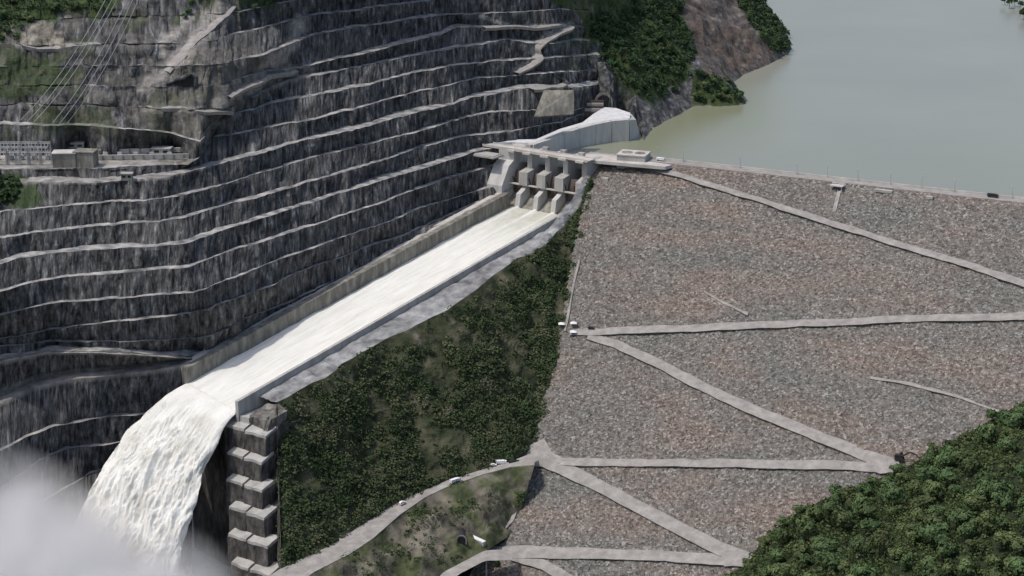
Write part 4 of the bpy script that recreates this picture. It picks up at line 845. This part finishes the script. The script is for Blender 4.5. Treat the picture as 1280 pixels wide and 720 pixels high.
# ================================================================== SWITCHYARD
def building(loc, w, d_, h, label, m, roofm, rz=0, name='building', wins=3):
    b = empty(name, loc, label, 'building', None, rz)
    MB().box(-w / 2, w / 2, -d_ / 2, d_ / 2, -1, h).build('wall', m, b)
    MB().box(-w / 2 - .6, w / 2 + .6, -d_ / 2 - .6, d_ / 2 + .6, h, h + .7).build('roof', roofm, b)
    for i in range(wins):
        x = -w / 2 + (i + .5) * w / wins
        MB().box(x - w / wins * .28, x + w / wins * .28, -d_ / 2 - .12, -d_ / 2 + .1, h * .35, h * .75).build('window', M['glass'], b)
    return b
ZY = 51.3
building(un(82, 207, ZY), 19, 14, 11.5, 'tan two part yard building, the left block with a pale roof', M['concd'], M['concl'], R(4), wins=0)
building(un(108, 207, ZY), 17, 13, 12.5, 'tan yard building block right of the left block with a pale roof', M['concd'], M['concd'], R(-8), wins=0)
building(un(160, 185, ZY), 27, 18, 4.5, 'wide white roofed hall behind the tan buildings of the switchyard', M['conc'], M['white'], R(2))
building(un(96, 184, ZY), 14, 10, 4.5, 'small pale roofed hut at the back of the switchyard', M['conc'], M['concl'], R(2), 'hut', 2)
building(un(203, 192, ZY), 16, 9, 5, 'long grey shed near the right end of the switchyard terrace', M['conc'], M['conc'], R(-5), 'shed', 2)
building(un(159, 223.5, 45.5), 9, 5, 4.5, 'small grey shed on the bench road below the switchyard', M['concd'], M['conc'], R(0), 'shed', 2)
for (x0, y0, x1, y1, h, lb) in ((118, 193, 232, 190, 4, 'upper'), (122, 200, 236, 198, 4, 'lower')):
    a, b = un(x0, y0, ZY), un(x1, y1, ZY); c = (a + b) / 2; w = empty('terrace_wall', c, f'long pale concrete terrace wall, the {lb} of the two right of the tan buildings', 'wall')
    k = int(9)
    MB().hexa if False else None
    mb = MB(); mb.hexa([tuple(q - c) for q in [a, b, b + [0, 1.5, 0], a + [0, 1.5, 0], a + [0, 0, h], b + [0, 0, h], b + [0, 1.5, h], a + [0, 1.5, h]]]); mb.build('wall', M['concl'] if lb == 'upper' else M['conc'], w)
    mb = MB()
    for i in range(k): p_ = a + (b - a) * (i + .5) / k - c; mb.box(p_[0] - .5, p_[0] + .5, p_[1] - .8, p_[1] + .1, 0, h * .9)
    mb.build('buttress', M['concd'], w)
def gantry_proto():
    t = empty('gantry', (0, 0, 0), 'pale steel lattice gantry in the switchyard left of the tan buildings', 'gantry', 'gantries of the switchyard')
    for sx in (-1, 1):
        mb = MB()
        for dx, dy in ((-.6, -.6), (.6, -.6), (.6, .6), (-.6, .6)): mb.tube([(sx * 5 + dx, dy, 0), (sx * 5 + dx * .4, dy * .4, 12)], .22, 4)
        for k in range(5): mb.tube([(sx * 5 - .5, -.5, k * 2.4), (sx * 5 + .5, .5, k * 2.4 + 2.4)], .13, 4)
        mb.build('post', M['steel'], t)
    mb = MB(); mb.tube([(-5, -.4, 10.5), (5, -.4, 10.5)], .25, 4).tube([(-5, .4, 10.5), (5, .4, 10.5)], .25, 4).tube([(-5, 0, 11.6), (5, 0, 11.6)], .25, 4)
    for k in range(8): mb.tube([(-5 + k * 1.25, 0, 11.6), (-4.4 + k * 1.25, -.4, 10.5)], .14, 4)
    mb.build('beam', M['steel'], t)
    for x in (-3, 0, 3): MB().tube([(x, 0, 10.4), (x, 0, 8.2)], .4, 6).build('insulator', M['white'], t)
    return t
def copytree(o, parent=None):
    c = o.copy(); C.objects.link(c); c.parent = parent
    for ch in [k for k in bpy.data.objects if k.parent == o]: copytree(ch, c)
    return c
def copies(proto, locs, labels=None, rz=None, sc=None):
    kids = [k for k in bpy.data.objects if k.parent == proto]; sub = {k: [g for g in bpy.data.objects if g.parent == k] for k in kids}
    for i, l in enumerate(locs):
        if i == 0: r = proto
        else:
            r = proto.copy(); C.objects.link(r)
            for k in kids:
                c = k.copy(); C.objects.link(c); c.parent = r
                for g_ in sub[k]: d2 = g_.copy(); C.objects.link(d2); d2.parent = c
        r.location = tuple(map(float, l))
        if labels: r['label'] = labels[i]
        if rz is not None: r.rotation_euler = (0, 0, rz[i] if isinstance(rz, (list, tuple)) else rz)
        if sc is not None: r.scale = (sc[i],) * 3
locs = [un(x + rng.uniform(-3, 3), y, ZY) for y in (182, 188, 194, 200, 206) for x in range(-22, 66, 13)]
copies(gantry_proto(), locs, rz=[rng.uniform(-.1, .1) for _ in locs])
def transformer():
    t = empty('transformer', (0, 0, 0), 'grey power transformer among the gantries of the switchyard', 'transformer', 'transformers of the switchyard')
    MB().box(-2, 2, -1.5, 1.5, 0, 3.2).build('tank', M['concl'], t)
    MB().tube([(-2, 0, 4.2), (2, 0, 4.2)], .5, 8).build('oil_tank', M['steel'], t)
    for x in (-1.2, 0, 1.2): MB().tube([(x, -.8, 3.2), (x, -1, 5.4)], .25, 6).build('bushing', M['white'], t)
    return t
locs = [un(x + rng.uniform(-4, 4), y, ZY) for y in (185, 192, 199) for x in (-4, 12, 28, 44, 60)] + [un(x, 197, ZY) for x in (132, 150, 170, 190, 212)]
copies(transformer(), locs, rz=[rng.uniform(-.2, .2) for _ in locs])
# conductors climbing from the yard to the ridge
for i, (a, b, lb) in enumerate([((26, 150), (138, -12), 'leftmost'), ((34, 152), (146, -12), 'second from the left'), ((42, 153), (152, -12), 'third from the left'), ((66, 153), (164, -12), 'fourth from the left'), ((74, 155), (171, -12), 'fifth from the left'), ((84, 154), (178, -12), 'rightmost')]):
    A_ = un(a[0], a[1], 80); B_ = un(b[0], b[1], hillz(*b) + 16); mb = MB(); mb.tube([A_ * (1 - w) + B_ * w - [0, 0, 34 * w * (1 - w)] - A_ for w in np.linspace(0, 1, 14)], .3, 5)
    o_ = mb.build('power_cable', M['steel']); o_.location = tuple(A_); tag(o_, f'pale cable climbing the dark slope from the switchyard, {lb} of six', 'cable', 'cables up the slope')

# ================================================================== THINGS ON THE DAM AND ROADS
def lamp():
    t = empty('street_lamp', (0, 0, 0), 'thin grey lamp post on the dam crest', 'street lamp', 'lamp posts along the dam crest')
    MB().tube([(0, 0, 0), (0, 0, 11)], [.28, .16], 6).build('pole', M['steel'], t)
    MB().tube([(0, 0, 10.9), (1.1, 0, 11.3), (2.4, 0, 11.3)], .12, 5).build('arm', M['steel'], t)
    MB().box(2.0, 3.4, -.3, .3, 11.1, 11.4).build('lamp_head', M['steel'], t)
    return t
lu = (822, 854, 925, 996, 1034, 1072, 1113, 1152, 1193, 1265); locs = []
for u_ in lu:
    a = (np.interp(u_, [745, 1280], [0, 1])); lo, hi = 0., 760.
    for _ in range(40):
        m_ = (lo + hi) / 2; q = np.array([*(DP0 + DD * m_ - DN * 11), .4])
        if pr(q)[0] < u_: lo = m_
        else: hi = m_
    locs.append(q)
nm = ['first', 'second', 'third', 'fourth', 'fifth', 'sixth', 'seventh', 'eighth', 'ninth', 'tenth']
copies(lamp(), locs, ['thin grey lamp post on the dam crest, %s counting from the spillway' % k for k in nm], rz=R(100))
def vehicle(loc, rz, label, kind='car', m=None, sc=1.0, group=None):
    m = m or M['white']; L, Wd, H_ = (4.6, 1.9, 1.5) if kind == 'car' else (8.5, 2.6, 3.1)
    t = empty('parked_' + kind, loc, label, kind, group, rz); t.scale = (sc,) * 3
    mb = MB()
    if kind == 'car':
        mb.prism([(-2.3, .35), (2.3, .35), (2.3, .85), (1.2, .95), (.6, 1.5), (-1.4, 1.5), (-2.2, .95)], -.95, .95, lambda p_, q_, e: (p_, e, q_)); mb.build('body', m, t)
        MB().prism([(-1.9, .98), (1.0, .98), (.5, 1.42), (-1.3, 1.42)], -.97, .97, lambda p_, q_, e: (p_, e, q_)).build('window', M['glass'], t)
        wx = (-1.4, 1.4); wr = .38; wy = .9
    else:
        mb.prism([(2.2, .6), (4.2, .6), (4.2, 1.7), (3.7, 2.7), (2.2, 2.7)], -1.25, 1.25, lambda p_, q_, e: (p_, e, q_)); mb.build('cab', m, t)
        MB().prism([(-4.2, .8), (2.0, .8), (2.1, 3.0), (-4.3, 3.0)], -1.3, 1.3, lambda p_, q_, e: (p_, e, q_)).build('load_bed', m, t)
        MB().prism([(3.3, 1.75), (4.22, 1.75), (3.8, 2.5), (3.3, 2.5)], -1.27, 1.27, lambda p_, q_, e: (p_, e, q_)).build('window', M['glass'], t)
        wx = (-3, -1.7, 3); wr = .55; wy = 1.2
    for x in wx:
        for s in (-1, 1): MB().tube([(x, s * (wy - .12), wr), (x, s * (wy + .12), wr)], wr, 10).build('wheel', M['dark'], t)
    return t
def on_crest(u_, off=6): 
    lo, hi = 0., 760.
    for _ in range(40):
        m_ = (lo + hi) / 2; q = np.array([*(DP0 + DD * m_ - DN * off), .45])
        if pr(q)[0] < u_: lo = m_
        else: hi = m_
    return q
vehicle(on_crest(1241, 7), DA, 'dark truck driving on the dam crest near the right edge', 'truck', M['dark'], 1.15)
vehicle(on_crest(826, 7), DA, 'pale truck on the crest where the first ramp starts', 'truck', M['white'], 1.0)
zr = -172
for (u_, v_, k, m_, lb) in ((617, 582, 'car', M['white'], 'white car parked left of the truck on the bluff road'), (627, 580, 'truck', M['white'], 'white truck parked at the bend of the bluff road'), (643, 580, 'truck', M['dark'], 'long dark truck parked beside the white truck on the bluff road')):
    vehicle(un(u_, v_, -173), R(5), lb, k, m_, 1.1)
vehicle(un(569, 603, -178.2), R(42), 'large white truck on the narrow part of the bluff road', 'truck', M['white'], 1.15)
vehicle(un(503, 629, -184.5), R(42), 'small white car on the bluff road beyond the white truck', 'car', M['white'], 1.2)
for (u_, v_, lb) in ((702, 408, 'white canopy tent left of the steep path'), (717, 407, 'white canopy tent right of the steep path'), (717, 418, 'white canopy tent on the edge of the ramp junction')):
    q = dam(u_, v_, 1.2); t = empty('canopy_tent', q, lb, 'tent')
    for x in (-2.3, 2.3):
        for y in (-2.3, 2.3): MB().tube([(x, y, 0), (x, y, 2.6)], .12, 5).build('leg', M['steel'], t)
    mb = MB(); mb.v = [(-2.8, -2.8, 2.5), (2.8, -2.8, 2.5), (2.8, 2.8, 2.5), (-2.8, 2.8, 2.5), (-2.8, -2.8, 2.2), (2.8, -2.8, 2.2), (2.8, 2.8, 2.2), (-2.8, 2.8, 2.2), (0, 0, 4)]
    mb.f = [(0, 1, 8), (1, 2, 8), (2, 3, 8), (3, 0, 8), (0, 4, 5, 1), (1, 5, 6, 2), (2, 6, 7, 3), (3, 7, 4, 0), (7, 6, 5, 4)]; mb.build('canopy', M['white'], t)
q = dam(739, 411, 1.5); vehicle(q, R(-15), 'dark car parked on the ramp above the junction', 'car', M['dark'], 1.3)
# excavator at the right switchback
q = dam(1124, 574, 2.5); ex = empty('excavator', q, 'dark excavator with a long lowered boom at the right switchback by the trees', 'excavator', None, R(-20)); ex.scale = (1.6,) * 3
for s in (-1, 1): MB().prism([(-2, 0), (2, 0), (2.4, .5), (2, 1), (-2, 1), (-2.4, .5)], s * 1.4 - .35, s * 1.4 + .35, lambda p_, q_, e: (p_, e, q_)).build('track', M['dark'], ex)
MB().box(-2.2, 1.6, -1.3, 1.3, 1.1, 2.4).build('body', M['dark'], ex); MB().box(.2, 1.6, .1, 1.3, 2.4, 3.5, taper=.15).build('cab', M['glass'], ex)
MB().tube([(1.5, -.3, 2), (5, -.3, 4.4), (8, -.3, 3.6)], .42, 6).build('boom', M['dark'], ex); MB().tube([(8, -.3, 3.6), (10.5, -.3, 1.4)], .32, 6).build('arm', M['dark'], ex)
MB().prism([(10, 1.4), (11.2, 1.2), (11, .2), (10, .1), (9.6, .7)], -.9, .3, lambda p_, q_, e: (p_, e, q_)).build('bucket', M['dark'], ex)
# instrument platform with its stair
q = dam(1047, 236, 0); hb = empty('instrument_platform', q, 'white framed instrument platform on the dam face just under the crest', 'platform', None, DA)
for x in (-5, 5):
    for y in (-4, 2): MB().tube([(x, y, -4), (x, y, 3)], .3, 5).build('leg', M['white'], hb)
MB().box(-6, 6, -5, 3, 3, 3.6).build('deck', M['concl'], hb)
mb = MB(); mb.tube([(-6, -5, 4.8), (6, -5, 4.8)], .2, 4).tube([(-6, 3, 4.8), (6, 3, 4.8)], .2, 4)
for x in (-6, -3, 0, 3, 6): mb.tube([(x, -5, 3.6), (x, -5, 4.8)], .15, 4).tube([(x, 3, 3.6), (x, 3, 4.8)], .15, 4)
mb.build('railing', M['white'], hb)
a, b = dam(1049, 240, .6), dam(1043, 264, .6); c = (a + b) / 2; sw2 = empty('stairway', c, 'narrow pale stairway running down the dam face below the instrument platform', 'stairs')
mb = MB()
for k in range(26):
    p_ = a + (b - a) * k / 25 - c; mb.box(p_[0] - 1.1, p_[0] + 1.1, p_[1] - .9, p_[1] + .9, p_[2] - 1.2, p_[2] + .5)
mb.build('tread', M['concl'], sw2)
for s in (-1.3, 1.3): MB().tube([a - c + [s, 0, 1.6], b - c + [s, 0, 1.6]], .15, 4).build('handrail', M['white'], sw2)
for (u_, v_, lb) in ((757, 224, 'pale ring shaped gauge pit on the dam face near the gates'), (1162, 247, 'pale gauge box under the crest near the right'), (1105, 239, 'low long pale kerb box under the crest')):
    q = dam(u_, v_, .6); t = empty('gauge_box', q, lb, 'gauge box', None, DA); w = 8 if u_ == 1105 else 3.2
    MB().box(-w, w, -2, 2, -1, 1.2).build('box', M['conc'], t); MB().box(-w + .8, w - .8, -1.3, 1.3, 1.2, 1.5).build('lid', M['concl'], t)
q = dam(608, 722, 1.5); t = empty('utility_pole', q, 'pale pole standing by the lowest road junction at the bottom', 'pole'); MB().tube([(0, 0, 0), (0, 0, 15)], [.7, .5], 7).build('shaft', M['concl'], t); MB().tube([(-1.5, 0, 13.5), (1.5, 0, 13.5)], .25, 5).build('crossarm', M['steel'], t)
q = un(1260, 518, -112)
# lone bushes at the foot
for (u_, v_, s, lb) in ((622, 708, .45, 'round dark bush beside the pole at the lowest road junction'), (440, 700, .3, 'small grey bush on the scrub slope below the road'),):
    tree(dam(u_, v_, 0) if u_ > 600 else un(u_, v_, -212), s, lb, None, CD, name='bush', cat='bush', trunk=False)

# ================================================================== SPRAY
def mist():
    m = bpy.data.materials.new('spray'); m.use_nodes = True; N = m.node_tree.nodes; L = m.node_tree.links.new; N.clear()
    out = N.new('ShaderNodeOutputMaterial'); pv = N.new('ShaderNodeVolumePrincipled'); pv.inputs['Color'].default_value = (.975, .97, .97, 1); pv.inputs['Anisotropy'].default_value = .2
    tc = N.new('ShaderNodeTexCoord'); tot = None
    def mth(op, a, b=None):
        x = N.new('ShaderNodeMath'); x.operation = op
        for i, q in enumerate((a, b)):
            if q is None: continue
            if isinstance(q, (int, float)): x.inputs[i].default_value = q
            else: L(q, x.inputs[i])
        return x.outputs[0]
    for (c, r, k) in BLOBS:
        mp = N.new('ShaderNodeMapping'); mp.vector_type = 'POINT'; mp.inputs['Scale'].default_value = tuple(1 / q for q in r)
        mp.inputs['Location'].default_value = tuple(-a_ / b_ for a_, b_ in zip(c, r)); L(tc.outputs['Object'], mp.inputs[0])
        ln = N.new('ShaderNodeVectorMath'); ln.operation = 'LENGTH'; L(mp.outputs[0], ln.inputs[0])
        d = mth('MULTIPLY', mth('MAXIMUM', mth('SUBTRACT', 1.0, ln.outputs['Value']), 0.0), k)
        tot = d if tot is None else mth('ADD', tot, d)
    n = N.new('ShaderNodeTexNoise'); n.inputs['Scale'].default_value = .022; n.inputs['Detail'].default_value = 4; L(tc.outputs['Object'], n.inputs[0])
    nn = mth('MAXIMUM', mth('MULTIPLY', mth('SUBTRACT', n.outputs[0], .28), 3.), 0.)
    L(mth('MULTIPLY', tot, nn), pv.inputs['Density']); L(pv.outputs[0], out.inputs['Volume']); return m
def mc(u_, v_, z_): return np.array(un(u_, v_, z_))
org = mc(100, 720, -220)
BL = [(mc(50, 745, -215), (95, 110, 86), .12), (mc(165, 805, -225), (80, 70, 62), .12), (mc(-60, 700, -200), (130, 120, 92), .10), (mc(225, 775, -222), (50, 60, 74), .05)]
BLOBS = [(tuple(c - org), r, k) for c, r, k in BL]
lo = np.min([c - org - np.array(r) for c, r, k in BL], 0); hi = np.max([c - org + np.array(r) for c, r, k in BL], 0); lo[2] = max(lo[2], -28)
o_ = MB().box(lo[0], hi[0], lo[1], hi[1], lo[2], hi[2]).build('spray_mist', mist()); o_.location = tuple(org)
o_['kind'] = 'stuff'; o_['label'] = 'white spray cloud rising round the foot of the waterfall'; o_['category'] = 'mist'
scene.cycles.volume_bounces = 6; scene.cycles.volume_step_rate = 1.0; scene.cycles.volume_max_steps = 128
for o_ in bpy.data.objects:
    if o_.get('kind') in ('structure', 'stuff') and o_.parent is None and 'category' in o_.keys() and o_['kind'] == 'structure': del o_['category']
